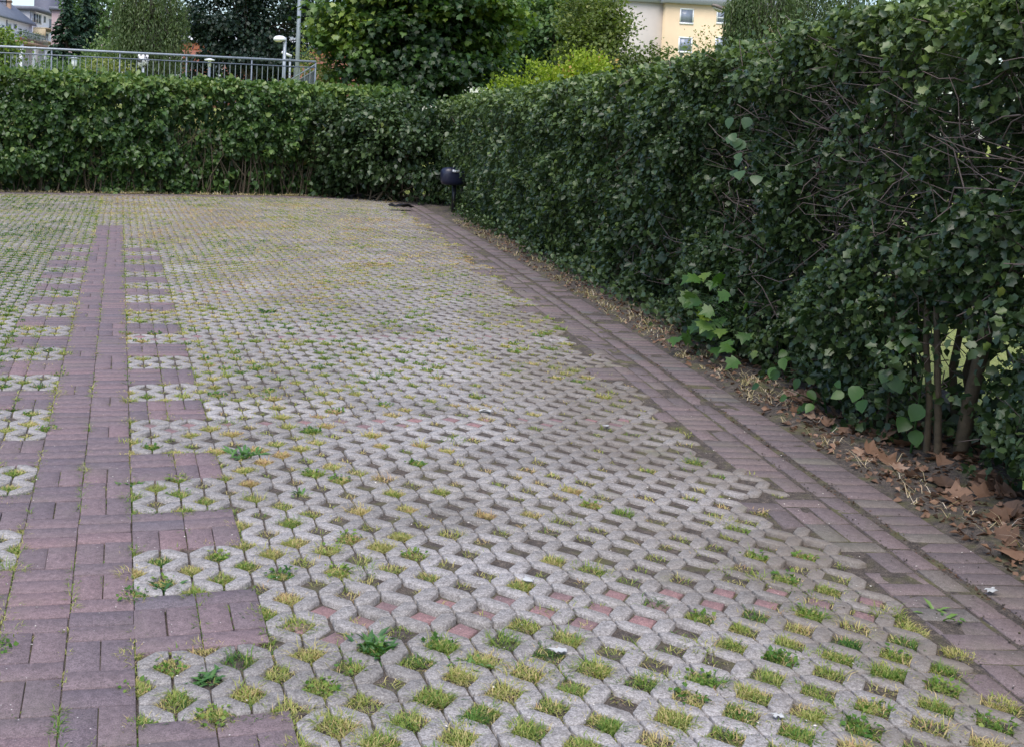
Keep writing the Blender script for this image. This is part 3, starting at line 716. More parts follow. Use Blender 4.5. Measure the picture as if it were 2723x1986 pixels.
# ------------------------------------------------------------------ hedges
def rb(y): return E(y) + 0.44
RIN = np.array([0.986, -0.168, 0])                     # into the right hedge
def hedge_cloud(n, s0, s1, H, thick, Pf, nin, size, tmpl, seed, hole=None, topshare=0.25, amp=1.0, low=0.0, backshare=0.16, fade=None, deep=0.085, inner=False):
    r = np.random.default_rng(seed)
    along = np.array([-nin[1], nin[0], 0]);
    s = r.uniform(s0, s1, n); u = r.random(n)
    top = u < topshare; back = (u >= topshare) & (u < topshare + backshare); face = ~top & ~back
    h = H * r.random(n) ** 0.95
    c = vn(s * 1.5, h * 1.7, seed); c2 = vn(s * 4.2, h * 4.2, seed + 9); c3 = vn(s * 11, h * 11, seed + 3)
    disp = amp * (-0.30 * (c - 0.5) - 0.30 * (c2 - 0.5) - 0.12 * (c3 - 0.5)) + 0.16 * sstep(0.55, 0.0, h) + 0.14 * sstep(H - 0.3, H, h)
    keep = r.random(n) < np.clip(0.16 + 1.0 * sstep(0.26, 0.56, 0.5 * c + 0.5 * c2), 0, 1)
    if low: keep &= ~((h < low) & (r.random(n) < 0.65 * sstep(low, 0.1, h) * (vn(s * 1.1, 0.5, seed + 30) > 0.35)))
    if fade is not None: keep &= r.random(n) < fade(s, h, c, c2)
    d = disp + r.exponential(deep, n)
    z = h.copy()
    t = r.random(n) * thick
    d = np.where(top, t, d); zt = H - 0.10 * ((t / thick - 0.5) * 2) ** 4 + 0.14 * (vn(s * 2.2, t * 2.2, seed + 5) - 0.5) + 0.12 * (vn(s * 7, t * 7, seed + 6) - 0.5) - r.exponential(0.06, n)
    spr = r.random(n) < 0.05
    zt = zt + spr * r.random(n) * 0.14
    z = np.where(top, zt, z); d = np.where(back, thick - 0.1 - r.exponential(0.08, n), d)
    keep = keep | back | (top & (r.random(n) < 0.8)) | inner
    if inner:
        top[:] = False; back[:] = True; d = r.uniform(0.28, thick - 0.15, n); z = r.random(n) * (H - 0.12)
    z = z + 0.1 * sstep(6.0, 2.5, s) * np.where(nin[0] > 0.5, z / H, 0)
    b = Pf(s); P = b + nin[None] * d[:, None]; P[:, 2] = z
    if hole is not None: keep &= ~hole(P, r)
    P = P[keep]; m = len(P); top = top[keep]
    out = -nin[None]
    up = np.array([[0, 0, 1.0]])
    tip = 0.55 * out - np.where(top[:, None], -0.2, 0.55) * up + r.normal(0, 0.6, (m, 3))
    nr = 0.5 * out + 0.65 * up + r.normal(0, 0.62, (m, 3))
    V, F, k = leaves(P, tip, nr, size * r.uniform(0.45, 1.45, m), tmpl, r.uniform(0.05, 0.5, m), r.uniform(-0.1, 0.45, m))
    hh = P[:, 2] / H; far_ = 0.14 * sstep(5, 10, b[keep][:, 1]) if nin[0] > 0.5 else 0  # pale sheen of the far right hedge put into the leaf tone
    rn = np.clip(0.36 + far_ + 0.25 * r.normal(0, 1, m) + 0.22 * (vn(P[:, 0] * 1.3, P[:, 1] * 1.3 + P[:, 2], seed + 2) - 0.5) + 0.42 * sstep(0.78, 1.02, hh), 0, 0.95)  # highlight along the hedge top is put into the leaf tone
    rn = np.where(r.random(m) < 0.0015, 1.0, rn)
    return V, F, k, rn
def pr(s): return np.stack([rb(s), s, np.zeros_like(s)], 1)
def pbk(s): return np.stack([s, Yb(s) + 0.06, np.zeros_like(s)], 1)
def rhole(P, r):                                       # ragged gap low in the near hedge, the lawn shows through
    u0 = np.array([0.634, 0.757, -0.157]); v = P - np.array([3.83, 1.75, 0.55]); t = v @ u0
    e = v - t[:, None] * u0
    q = (np.hypot(e[:, 0], e[:, 1]) / 0.33) ** 2 + (e[:, 2] / 0.25) ** 2 + 1.6 * (vn(P[:, 1] * 8, P[:, 2] * 8, P[:, 0] * 8) - 0.5)
    return (q < 0.82) & (r.random(len(P)) < 0.88)
def rfade(s, h, c, c2):                                # twiggy, clipped area high in the near part
    return 1 - 0.62 * np.exp(-((s - 2.9) / 1.1) ** 2 - ((h - 1.55) / 0.45) ** 2) - 0.25 * np.exp(-((s - 1.7) / 0.8) ** 2 - ((h - 1.0) / 0.6) ** 2)
HR = empty('hedge', (4.6, 6, 0), 'tall dark hedge along the brick path with bare twigs and brown leaves below', 'hedge')
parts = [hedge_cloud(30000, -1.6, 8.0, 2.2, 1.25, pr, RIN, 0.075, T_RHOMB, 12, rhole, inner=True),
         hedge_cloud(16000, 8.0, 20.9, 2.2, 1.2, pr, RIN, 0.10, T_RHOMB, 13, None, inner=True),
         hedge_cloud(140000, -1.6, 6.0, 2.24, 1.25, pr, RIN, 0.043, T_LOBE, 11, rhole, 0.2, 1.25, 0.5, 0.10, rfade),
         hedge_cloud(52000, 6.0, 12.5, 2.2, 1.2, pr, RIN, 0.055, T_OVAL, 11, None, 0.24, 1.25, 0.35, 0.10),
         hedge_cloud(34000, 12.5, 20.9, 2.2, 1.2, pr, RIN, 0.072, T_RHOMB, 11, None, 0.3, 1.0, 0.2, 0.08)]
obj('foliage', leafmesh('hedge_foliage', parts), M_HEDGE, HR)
tw = []
for i in range(1500):
    s = -1.2 + 9.5 * rng.random() ** 1.5; h = 0.25 + 1.95 * rng.random(); u_ = rng.random()
    b = np.array([rb(s), s, h]); d0 = 0.05 + 0.45 * rng.random()
    p = b + RIN * d0
    dr = unit(np.array([-0.5, rng.normal(0, 0.9), rng.normal(0.15, 0.5)]))
    L = rng.uniform(0.18, 0.55); k1 = rng.normal(0, 0.12, 3); k2 = rng.normal(0, 0.12, 3)
    end = p + dr * L
    lim = rb(end[1]) - 0.10 + 0.12 * rng.random()
    if end[0] < lim: end[0] = lim
    if end[2] > 2.2: end[2] = 2.2
    if abs(s - 1.75) < 0.3 and h < 0.85: continue
    r0 = rng.uniform(0.0022, 0.0055)
    tw.append(([p, p * 0.65 + end * 0.35 + k1 * L * 0.5, p * 0.3 + end * 0.7 + k2 * L * 0.4, end], [r0, r0 * 0.85, r0 * 0.7, r0 * 0.45]))
for i in range(300):                                   # clipped sticks in the bare area
    s = rng.normal(2.8, 0.9); h = rng.normal(1.5, 0.38)
    if not 0.5 < h < 2.15: continue
    p = np.array([rb(s) + rng.uniform(0.05, 0.3), s, h]); L = rng.uniform(0.25, 0.7)
    dr = unit(np.array([rng.normal(-0.12, 0.15), rng.choice([-1, 1]) * rng.uniform(0.5, 1), rng.normal(0.12, 0.4)]))
    r0 = rng.uniform(0.0018, 0.004); md = p + dr * L * 0.5 + rng.normal(0, 0.03, 3); e = p + dr * L
    e[0] = max(e[0], rb(e[1]) - 0.05)
    tw.append(([p, md, e], [r0, r0 * 0.8, r0 * 0.6]))
obj('twigs', tubes_mesh('hedge_twigs', tw, 5), M_TWIG, HR)
st = []
for i in range(120):
    s = -1.4 + 22 * rng.random() ** 1.2
    if 1.35 < s < 2.15: continue
    x0 = rb(s) + rng.uniform(0.12, 0.75); r0 = rng.uniform(0.008, 0.022)
    pts = [np.array([x0 + rng.normal(0, 0.03) * q, s + rng.normal(0, 0.06) * q, z]) for q, z in enumerate((-0.03, 0.35, 0.8, 1.3, 1.8))]
    st.append((pts, [r0, r0 * 0.9, r0 * 0.75, r0 * 0.6, r0 * 0.35]))
st += [([(3.99, 2.12, -0.02), (3.985, 2.11, 0.25), (3.975, 2.15, 0.55), (3.99, 2.19, 0.9), (4.05, 2.2, 1.4)], [0.017, 0.016, 0.015, 0.013, 0.009]),
       ([(3.985, 2.03, -0.02), (3.98, 2.04, 0.22), (3.98, 2.07, 0.5), (3.975, 2.1, 0.8), (4.02, 2.05, 1.3)], [0.019, 0.018, 0.016, 0.014, 0.009]),
       ([(4.10, 2.02, -0.02), (4.09, 1.96, 0.3), (4.05, 1.85, 0.6), (4.0, 1.74, 0.85), (4.0, 1.6, 1.2)], [0.036, 0.034, 0.032, 0.03, 0.02]),
       ([(4.2, 1.35, -0.02), (4.15, 1.45, 0.35), (4.1, 1.6, 0.7), (4.1, 1.75, 1.0)], [0.02, 0.018, 0.016, 0.012]),
       ([(3.94, 2.36, -0.02), (3.93, 2.35, 0.3), (3.94, 2.36, 0.7), (3.97, 2.4, 1.1)], [0.009, 0.008, 0.007, 0.005])]
obj('stems', tubes_mesh('hedge_stems', st, 7), M_STEM, HR)

BIN_ = np.array([-0.165, 0.986, 0])
HB = empty('hedge', (1, 21.7, 0), 'long clipped green hedge across the far end of the lot, below the grey railing', 'hedge')
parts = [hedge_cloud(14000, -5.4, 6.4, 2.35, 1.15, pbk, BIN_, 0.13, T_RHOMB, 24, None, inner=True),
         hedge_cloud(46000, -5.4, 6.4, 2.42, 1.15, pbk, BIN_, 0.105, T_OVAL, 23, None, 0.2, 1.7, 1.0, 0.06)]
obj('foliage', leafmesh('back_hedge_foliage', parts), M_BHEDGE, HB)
st = []
for i in range(260):
    s = -5.2 + 11 * rng.random(); r0 = rng.uniform(0.006, 0.016); y0 = Yb(s) + rng.uniform(0.1, 0.55)
    pts = [np.array([s + rng.normal(0, 0.09) * q, y0 - 0.03 * q, z]) for q, z in enumerate((-0.02, 0.4, 0.85, 1.4))]
    st.append((pts, [r0, r0 * 0.9, r0 * 0.7, r0 * 0.4]))
obj('stems', tubes_mesh('back_hedge_stems', st, 4), M_STEM, HB)

# dark shrub filling the corner between the two hedges
def ell_pts(r, n, c, R, shell=0.6):
    d = unit(r.normal(0, 1, (n, 3))); q = shell + (1 - shell) * r.random((n, 1)) ** 0.7
    return np.asarray(c) + d * np.asarray(R) * q
def cloud(r, C, crad, n, size, tmpl, tone=0.4, sp=0.22, droop=0.4, topb=0.25, zr=None, flatn=0.7, wid=1.0, outw=None, flatz=0.7):
    """n leaves around every clump centre"""
    m = len(C); P = np.repeat(C, n, 0) + r.normal(0, 1, (m * n, 3)) * np.repeat(np.broadcast_to(crad, (m,)), n)[:, None] * (1, 1, flatz)
    cl = np.repeat(r.normal(0, 0.13, m), n)
    N = len(P); up = np.array([[0, 0, 1.0]])
    out = unit(P - C.mean(0)) if outw is None else outw
    tip = 0.6 * out - droop * up + r.normal(0, 0.5, (N, 3)); nr = flatn * up + 0.3 * out + r.normal(0, 0.5, (N, 3))
    V, F, k = leaves(P, tip, nr, size * r.uniform(0.6, 1.35, N), tmpl, r.uniform(0, 0.5, N), r.uniform(-0.1, 0.4, N), wid)
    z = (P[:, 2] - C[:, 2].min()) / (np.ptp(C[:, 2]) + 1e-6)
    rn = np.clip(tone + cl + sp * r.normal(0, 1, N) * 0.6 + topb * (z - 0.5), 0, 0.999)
    return V, F, k, rn
r = np.random.default_rng(31)
CS = empty('corner_shrub', (6.0, 20.2, 0), 'dark bushy shrub filling the corner where the two hedges meet', 'shrub')
C = np.concatenate([ell_pts(r, 90, (5.6, 21.2, 1.2), (1.0, 0.7, 1.15)), ell_pts(r, 60, (6.3, 20.0, 1.1), (0.6, 0.8, 1.1)), ell_pts(r, 40, (4.7, 21.6, 1.1), (0.8, 0.5, 1.1))])
C[:, 2] = np.maximum(C[:, 2], 0.12)
obj('foliage', leafmesh('corner_foliage', [cloud(r, C, 0.17, 90, 0.10, T_OVAL, 0.35)]), M_HEDGE, CS)
m = []
for i in range(26):
    e = C[i * 7]; m.append(([(5.8 + r.normal(0, 0.5), 21.0 + r.normal(0, 0.3), 0), (e[0] * 0.6 + 5.8 * 0.4, e[1] * 0.6 + 21 * 0.4, e[2] * 0.5), e], [0.02, 0.014, 0.006]))
obj('stems', tubes_mesh('corner_stems', m, 5), M_STEM, CS)

# seedlings and creepers standing out from the hedge
M_SYC = leafmat('sycamore_seedling', [(0, (0.022, 0.065, 0.012)), (0.5, (0.055, 0.125, 0.02)), (1, (0.14, 0.21, 0.03))], 0.42, 0.35)
def sprout(name, label, cat, base, pts, sizes, tmpl, mat, tone, hang=0.6, seed=0, wid=1.0, local=False):
    r = np.random.default_rng(seed); t = empty(name, base, label, cat)
    P = np.array(pts); n = len(P)
    tip = np.stack([-0.6 + r.normal(0, 0.35, n), r.normal(-0.2, 0.5, n), -hang + r.normal(0, 0.2, n)], 1); nr = np.stack([-0.7 + r.normal(0, 0.3, n), -0.45 + r.normal(0, 0.3, n), 0.6 + r.normal(0, 0.25, n)], 1)
    V, F, k = leaves(P, tip, nr, np.array(sizes) * r.uniform(0.8, 1.15, n), tmpl, 0.18, 0.25, wid)
    obj('leaves', leafmesh(name + '_leaves', [(V, F, k, np.clip(r.normal(tone, 0.2, n), 0, 1))]), mat, t)
    lst = []
    b = np.array(base, float); tp = P.mean(0) * 0.6 + P[P[:, 2].argmax()] * 0.4 + RIN * 0.12
    if local:
        for p in P: lst.append(([p + RIN * 0.22 + r.normal(0, 0.03, 3) - (0, 0, 0.08), p + RIN * 0.08 + (0, 0, 0.01), p], [0.003, 0.002, 0.0012]))
    else:
        lst.append(([b, b * 0.5 + tp * 0.5 + r.normal(0, 0.02, 3), tp], [0.007, 0.006, 0.004]))
        for p in P:
            f = np.clip(p[2] / (tp[2] + 1e-3) - 0.2, 0.15, 0.95); q_ = b * (1 - f) + tp * f
            lst.append(([q_, q_ * 0.4 + p * 0.6 + (0, 0, 0.03), p], [0.003, 0.002, 0.0012]))
    obj('stem', tubes_mesh(name + '_stem', lst, 5), mat, t)
pts = [(3.98 + rng.normal(0, 0.06), 4.3 + rng.normal(0, 0.24), rng.uniform(0.12, 0.62)) for _ in range(32)]
sprout('sapling', 'bright green broad leaved maple sapling growing out of the foot of the hedge', 'sapling', (4.2, 4.35, 0), pts, [0.105] * 32, T_MAPLE, M_SYC, 0.45, 0.35, 3)
pts = [(3.80 + rng.normal(0, 0.04), 2.15 + rng.normal(0, 0.13), z) for z in (0.62, 0.58, 0.5, 0.42, 0.36, 0.3, 0.24, 0.2, 0.14, 0.4, 0.28)]
sprout('lilac_shoot', 'young shoot with large oval leaves before the stems at the hedge gap', 'plant', (3.9, 2.12, 0), pts, [0.085] * 11, T_OVAL, M_SYC, 0.25, 0.7, 5, 1.25)
pts = [(3.90 + rng.normal(0, 0.05), 3.9 + rng.normal(0, 0.14), rng.uniform(1.3, 1.75)) for _ in range(12)]
M_BIND = leafmat('creeper_leaf', [(0, (0.03, 0.066, 0.026)), (1, (0.06, 0.11, 0.045))], 0.38, 0.25)
sprout('creeper', 'pale creeper with broad heart shaped leaves climbing the middle of the tall hedge', 'creeper', (4.15, 3.95, 0), pts, [0.075] * 12, T_OVAL, M_BIND, 0.5, 0.7, 7, 1.3, True)
pts = [(3.78 + rng.normal(0, 0.05), 2.9 + rng.normal(0, 0.2), rng.uniform(0.05, 0.35)) for _ in range(16)]
sprout('bramble', 'low leafy shoots over the brown leaves at the hedge foot left of the gap', 'plant', (3.95, 2.9, 0), pts, [0.075] * 16, T_OVAL, M_SYC, 0.2, 0.4, 9, 1.0)
# low green plants along the foot
n = 420
y = 4.2 + 13 * rng.random(n); x = E(y) + 0.2 + 0.45 * rng.random(n) ** 0.7
C = np.stack([x, y, 0.05 + 0.12 * rng.random(n)], 1)
obj('ground_cover', leafmesh('ground_cover', [cloud(np.random.default_rng(5), C, 0.06, 9, 0.05, T_OVAL, 0.45, 0.2, 0.1)]), M_HEDGE, kind='stuff', label='low green seedlings and ivy along the foot of the tall hedge', cat='ground cover')

# ------------------------------------------------------------------ dark case on a post in the hedge corner
M_NAVY = flat('navy_plastic', (0.012, 0.014, 0.035), 0.35, 0, 8, 0.2)
M_WHITE = flat('white_paint', (0.72, 0.73, 0.76), 0.5, 0, 4, 0.06)
M_BLACK = flat('black_plastic', (0.01, 0.01, 0.013), 0.4)
BN = empty('litter_bin', (6.09, 17.75, 0), 'dark navy rounded bin with pale lid strip beside the tall hedge', 'litter bin')
m = MB(); prof = [(0.10, 0.53), (0.17, 0.55), (0.20, 0.61), (0.205, 0.74), (0.195, 0.80), (0.145, 0.85), (0.05, 0.865)]
sq = lambda V: np.stack([np.sign(V[:, 0]) * np.abs(V[:, 0] / 0.2) ** 0.7 * 0.2 * 1.15, np.sign(V[:, 1]) * np.abs(V[:, 1] / 0.2) ** 0.7 * 0.2 * 0.8, V[:, 2]], 1)
m.lathe((6.09, 17.75, 0), prof, 28, sq); m.build('body', M_NAVY, BN, True)
m = MB(); m.poly([(6.04, 17.558, 0.815), (6.19, 17.558, 0.808), (6.22, 17.57, 0.77), (6.03, 17.57, 0.78)], (0, 0.03, 0.012)); m.build('lid_strip', M_WHITE, BN)
m = MB(); m.tube([(6.16, 17.85, -0.02), (6.16, 17.85, 0.55)], 0.04, 10); m.build('post', M_BLACK, BN)
def rag(px, py, size, label, seed):
    scrap(px, py, size, label, 'plastic_rag', M_BLACK, seed)
rag(885, 466, 0.42, 'flat dark plastic rag on the far paving in front of the hedge corner', 21)
rag(975, 452, 0.40, 'dark crumpled plastic lying beside the post of the navy bin', 22)
rag(778, 441, 0.35, 'small dark rag at the foot of the far hedge', 23)

# ------------------------------------------------------------------ railing on the terrace
ZT = 1.88
RL = empty('railing', (0, 23.5, ZT), 'grey steel railing with round handrail and thin bars on the terrace behind the far hedge', 'railing')
m = MB(); m.tube([(-8.2, 23.5, 3.05), (4.36, 23.5, 3.05)], 0.027, 10); m.build('handrail', M_GALV, RL, True)
m = MB(); m.box((-8.2, 23.485, 2.90), (4.36, 23.515, 2.925)); m.build('rail', M_DGALV, RL)
m = MB(); m.box((-8.2, 23.485, 2.00), (4.36, 23.515, 2.03)); m.build('rail', M_DGALV, RL)
for i in range(9):
    x = 4.36 - 1.5 * i
    m = MB(); m.box((x - 0.016, 23.49, ZT - 0.1), (x + 0.016, 23.522, 3.03)); m.build('post', M_DGALV, RL)
    m = MB()
    for j in range(1, 12):
        xx = x - 0.125 * j
        if xx > -8.2: m.box((xx - 0.008, 23.492, 2.03), (xx + 0.008, 23.508, 2.90))
    m.build('bars', M_BAR, RL)
RL2 = empty('railing', (4.36, 23.56, ZT), 'short stair railing with close bars sloping down from the end of the long railing', 'railing')
A = np.array([4.37, 23.60, 2.98]); B = at(622, 190, 27.5)
m = MB(); m.tube([A, B], 0.024, 8); m.tube([A - (0, 0, 0.13), B - (0, 0, 0.13)], 0.014, 6); m.build('handrail', M_GALV, RL2)
m = MB()
for j in range(1, 40):
    p = A + (B - A) * j / 40; m.tube([p - (0, 0, 1.0), p - (0, 0, 0.13)], 0.010, 4, False)
m.build('bars', M_BAR, RL2)

# lamps, poles, sign on the terrace
M_GLASS = flat('lamp_glass', (0.55, 0.52, 0.42), 0.3)
b = at(627, 187, 40); LP = empty('street_lamp', (b[0], 40, ZT), 'lamp with a white dome head leaning left beside the tall mast', 'street lamp')
m = MB(); m.tube([(b[0], 40, ZT - 0.1), (b[0], 40, at(627, 84, 40)[2])], [0.075, 0.06], 10); m.build('pole', M_GALV, LP, True)
hz = at(627, 90, 40)[2]
m = MB(); HM = lambda V: V * (1.0, 0.75, 1.0)
m.lathe((b[0] - 0.2, 40, hz), [(0.24, -0.01), (0.245, 0.03), (0.22, 0.10), (0.15, 0.15), (0.04, 0.17)], 18, HM); m.build('lamp_head', M_WHITE, LP, True)
m = MB(); m.lathe((b[0] - 0.24, 40, hz), [(0.10, -0.07), (0.16, -0.04), (0.17, -0.012)], 14); m.build('diffuser', M_GLASS, LP, True)
b = at(656, 187, 38); P1 = empty('pole', (b[0], 38, ZT), 'tall grey steel mast rising out of the picture behind the railing', 'pole')
m = MB(); m.tube([(b[0], 38, ZT - 0.1), (b[0], 38, 5.0), (b[0], 38, 10.5)], [0.085, 0.075, 0.06], 12); m.build('shaft', M_GALV, P1, True)
m = MB(); m.lathe((b[0], 38, ZT - 0.05), [(0.16, 0), (0.16, 0.04), (0.1, 0.06)], 14); m.build('base_plate', M_DGALV, P1)
b = at(641, 150, 47); L2 = empty('street_lamp', (b[0], 47, ZT), 'far small lamp with a flat slanted white head beside the mast', 'street lamp')
tz = at(641, 127, 47)[2]
m = MB(); m.tube([(b[0], 47, ZT - 0.1), (b[0], 47, tz)], 0.05, 8); m.build('pole', M_GALV, L2)
m = MB(); m.poly([(b[0] + 0.04, 46.85, tz - 0.02), (b[0] - 0.40, 46.85, tz + 0.16), (b[0] - 0.36, 46.85, tz + 0.24), (b[0] + 0.06, 46.85, tz + 0.08)], (0, 0.25, 0)); m.build('lamp_head', M_WHITE, L2)
b = at(463, 150, 44); L3 = empty('street_lamp', (b[0], 44, ZT), 'thin lamp post with a flat white cap seen through the middle of the railing', 'street lamp')
tz = at(463, 135, 44)[2]
m = MB(); m.tube([(b[0], 44, ZT - 0.1), (b[0], 44, tz)], 0.06, 8); m.build('pole', M_DGALV, L3)
m = MB(); m.lathe((b[0], 44, tz), [(0.07, -0.25), (0.07, 0.0), (0.2, 0.0), (0.21, 0.05), (0.05, 0.09)], 14); m.build('lamp_head', M_WHITE, L3)
b = at(164, 150, 46); L4 = empty('street_lamp', (b[0], 46, ZT), 'white cylindrical garden lamp with a flat cap in front of the dark conifers', 'street lamp')
tz = at(164, 131, 46)[2]
m = MB(); m.tube([(b[0], 46, ZT - 0.1), (b[0], 46, tz - 0.3)], 0.04, 8); m.build('pole', M_GALV, L4)
m = MB(); m.lathe((b[0], 46, tz), [(0.07, -0.32), (0.11, -0.28), (0.12, -0.03), (0.10, 0.0)], 14); m.build('diffuser', M_WHITE, L4, True)
m = MB(); m.lathe((b[0], 46, tz + 0.003), [(0.20, 0.0), (0.2, 0.03), (0.06, 0.07)], 14); m.build('cap', M_GALV, L4)
def graffiti_mat():
    m, n, l, bb = newmat('sticker_plate'); co = coord(n)
    a = noise(n, l, 9, 3, co, 0.7); r = ramp(n, [(0.44, (0.03, 0.03, 0.04)), (0.50, (0.70, 0.70, 0.74)), (0.60, (0.78, 0.78, 0.82)), (0.64, (0.06, 0.06, 0.07))]); l.new(a.outputs[0], r.inputs[0])
    l.new(r.outputs[0], bb.inputs['Base Color']); return m
b = at(317, 150, 32); SG = empty('sign', (b[0], 32, ZT), 'ragged white plate covered with black scrawls, on a post behind the railing', 'sign')
c = at(317, 136, 32)[2]; hw = 0.17
m = MB(); m.tube([(b[0], 32, ZT - 0.1), (b[0], 32, c)], 0.035, 8); m.build('post', M_GALV, SG)
m = MB(); m.poly([(b[0] - hw, 31.95, c - 0.2), (b[0] - 0.02, 31.95, c - 0.17), (b[0] + hw * 0.7, 31.95, c - 0.22), (b[0] + hw, 31.95, c + 0.02), (b[0] + hw * 0.8, 31.95, c + 0.2), (b[0] - 0.05, 31.95, c + 0.23), (b[0] - hw * 0.95, 31.95, c + 0.2)], (0, 0.015, 0)); m.build('plate', graffiti_mat(), SG)
# arm lamp on the right
hd = at(1572, 13, 44); tp = at(1604, 24, 44)
L5 = empty('street_lamp', (tp[0], 44, ZT), 'street lamp with a brown tilted head in front of the yellow building', 'street lamp')
m = MB(); m.tube([(tp[0], 44, ZT - 0.1), (tp[0], 44, tp[2] - 0.05), (tp[0] - 0.08, 44, tp[2] + 0.02)], [0.05, 0.035, 0.03], 8); m.build('pole', M_STEM, L5)
M_LHEAD = flat('lamp_brown', (0.16, 0.13, 0.11), 0.5)
def hM(V):
    V = V * (1.0, 0.55, 1.0); a = -0.36; c_, s_ = math.cos(a), math.sin(a)
    return np.stack([V[:, 0] * c_ - V[:, 2] * s_, V[:, 1], V[:, 0] * s_ + V[:, 2] * c_], 1)
m = MB(); m.lathe(((hd[0] + tp[0]) / 2, 44, (hd[2] + tp[2]) / 2), [(0.30, -0.05), (0.36, 0.0), (0.30, 0.07), (0.16, 0.12), (0.03, 0.14)], 18, hM); m.build('lamp_head', M_LHEAD, L5, True)
m = MB(); m.lathe(((hd[0] + tp[0]) / 2 + 0.03, 44, (hd[2] + tp[2]) / 2 - 0.02), [(0.12, -0.14), (0.24, -0.09), (0.28, -0.045)], 16, hM); m.build('diffuser', M_GLASS, L5, True)

# ------------------------------------------------------------------ trees
M_MAP = leafmat('maple_leaf', [(0, (0.012, 0.032, 0.009)), (0.4, (0.034, 0.078, 0.017)), (0.75, (0.085, 0.15, 0.026)), (1, (0.17, 0.23, 0.04))], 0.42, 0.25, 0.5)
M_CON2 = leafmat('conifer_spray', [(0, (0.008, 0.024, 0.016)), (0.5, (0.016, 0.042, 0.026)), (1, (0.032, 0.07, 0.035))], 0.6, 0.1, 0.3)
M_WIL = leafmat('willow_leaf', [(0, (0.045, 0.075, 0.03)), (0.5, (0.075, 0.115, 0.045)), (1, (0.115, 0.155, 0.06))], 0.5, 0.3, 0.4)
M_DRK = leafmat('dark_leaf', [(0, (0.010, 0.022, 0.018)), (0.5, (0.017, 0.036, 0.026)), (1, (0.035, 0.062, 0.032))], 0.45, 0.15, 0.4)
M_MID = leafmat('mid_leaf', [(0, (0.034, 0.072, 0.026)), (0.5, (0.062, 0.118, 0.04)), (1, (0.105, 0.17, 0.055))], 0.48, 0.25, 0.4)  # background leaf colours slightly lightened to stand in for haze
M_OLV = leafmat('olive_leaf', [(0, (0.055, 0.085, 0.022)), (0.5, (0.10, 0.14, 0.034)), (1, (0.19, 0.21, 0.06))], 0.5, 0.3, 0.4)
M_YEL = leafmat('yellow_leaf', [(0, (0.10, 0.17, 0.015)), (0.5, (0.19, 0.27, 0.025)), (0.9, (0.30, 0.35, 0.05)), (1, (0.35, 0.22, 0.08))], 0.5, 0.35, 0.3)
M_SAG = leafmat('sage_leaf', [(0, (0.06, 0.11, 0.04)), (0.5, (0.11, 0.17, 0.07)), (1, (0.18, 0.24, 0.11))], 0.5, 0.3, 0.4)
def tree(name, label, cat, base, C, crad, n, size, tmpl, mat, trunk_r=0.15, seed=0, group=None, wid=1.0, tone=0.42, nb=26, trunk_top=None, droop=0.4, topb=0.3, bark=None, extra=(), flatz=0.7, flatn=0.7):
    r = np.random.default_rng(seed); t = empty(name, base, label, cat, group)
    cl = [cloud(r, C, crad, n, size, tmpl, tone, 0.25, droop, topb, flatn=flatn, wid=wid, flatz=flatz)]
    for C2, tone2 in extra: cl.append(cloud(r, C2, crad, n, size, tmpl, tone2, 0.25, droop, topb, flatn=flatn, wid=wid, flatz=flatz))
    obj('crown', leafmesh(name + '_crown', cl), mat, t)
    b = np.array(base, float); top = C.mean(0) if trunk_top is None else np.array(trunk_top, float)
    lst = [([b - (0, 0, 0.1), b * 0.65 + top * 0.35 + r.normal(0, 0.05, 3), b * 0.3 + top * 0.7 + r.normal(0, 0.08, 3), top], [trunk_r, trunk_r * 0.85, trunk_r * 0.65, trunk_r * 0.3])]
    for i in range(min(nb, len(C))):
        e = C[(i * 7) % len(C)]; f = r.uniform(0.3, 0.95); s = b + (top - b) * f
        md = (s + e) / 2 + (0, 0, 0.06 * np.linalg.norm(e - s)); lst.append(([s, md, e], [trunk_r * 0.33, trunk_r * 0.2, trunk_r * 0.06]))
    obj('trunk', tubes_mesh(name + '_trunk', lst, 7), bark or M_BARK, t)
    return t
r = np.random.default_rng(77)
# the maple behind the far hedge
c0 = at(925, -40, 25.2)
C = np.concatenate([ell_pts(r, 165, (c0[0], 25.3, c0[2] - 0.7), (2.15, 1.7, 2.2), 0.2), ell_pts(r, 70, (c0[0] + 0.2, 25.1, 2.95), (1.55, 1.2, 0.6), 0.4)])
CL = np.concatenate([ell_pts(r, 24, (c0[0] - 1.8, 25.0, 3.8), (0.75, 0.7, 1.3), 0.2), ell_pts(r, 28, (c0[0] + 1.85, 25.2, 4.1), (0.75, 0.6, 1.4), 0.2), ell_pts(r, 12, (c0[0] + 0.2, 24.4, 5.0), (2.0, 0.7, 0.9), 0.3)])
tree('maple_tree', 'large broad leaved maple with a dark heart, behind the corner of the two hedges', 'tree', (c0[0] + 0.15, 25.3, ZT), C, 0.30, 125, 0.135, T_MAPLE, M_MAP, 0.13, 5, tone=0.28, extra=[(CL, 0.72)], flatz=0.34, flatn=1.3, droop=0.55, topb=0.5, trunk_top=(c0[0], 25.4, 5.8), nb=40)  # shaded heart and backlit side clumps put into the leaf tones
# pale shrub left of the maple
c = at(727, 150, 25.6)
C = np.concatenate([ell_pts(r, 26, (c[0], 25.6, 2.9), (0.42, 0.4, 0.75), 0.3)])
tree('shrub', 'pale yellow green shrub between the railing end and the maple', 'shrub', (c[0], 25.6, ZT), C, 0.15, 50, 0.085, T_OVAL, M_OLV, 0.03, 6, tone=0.8)
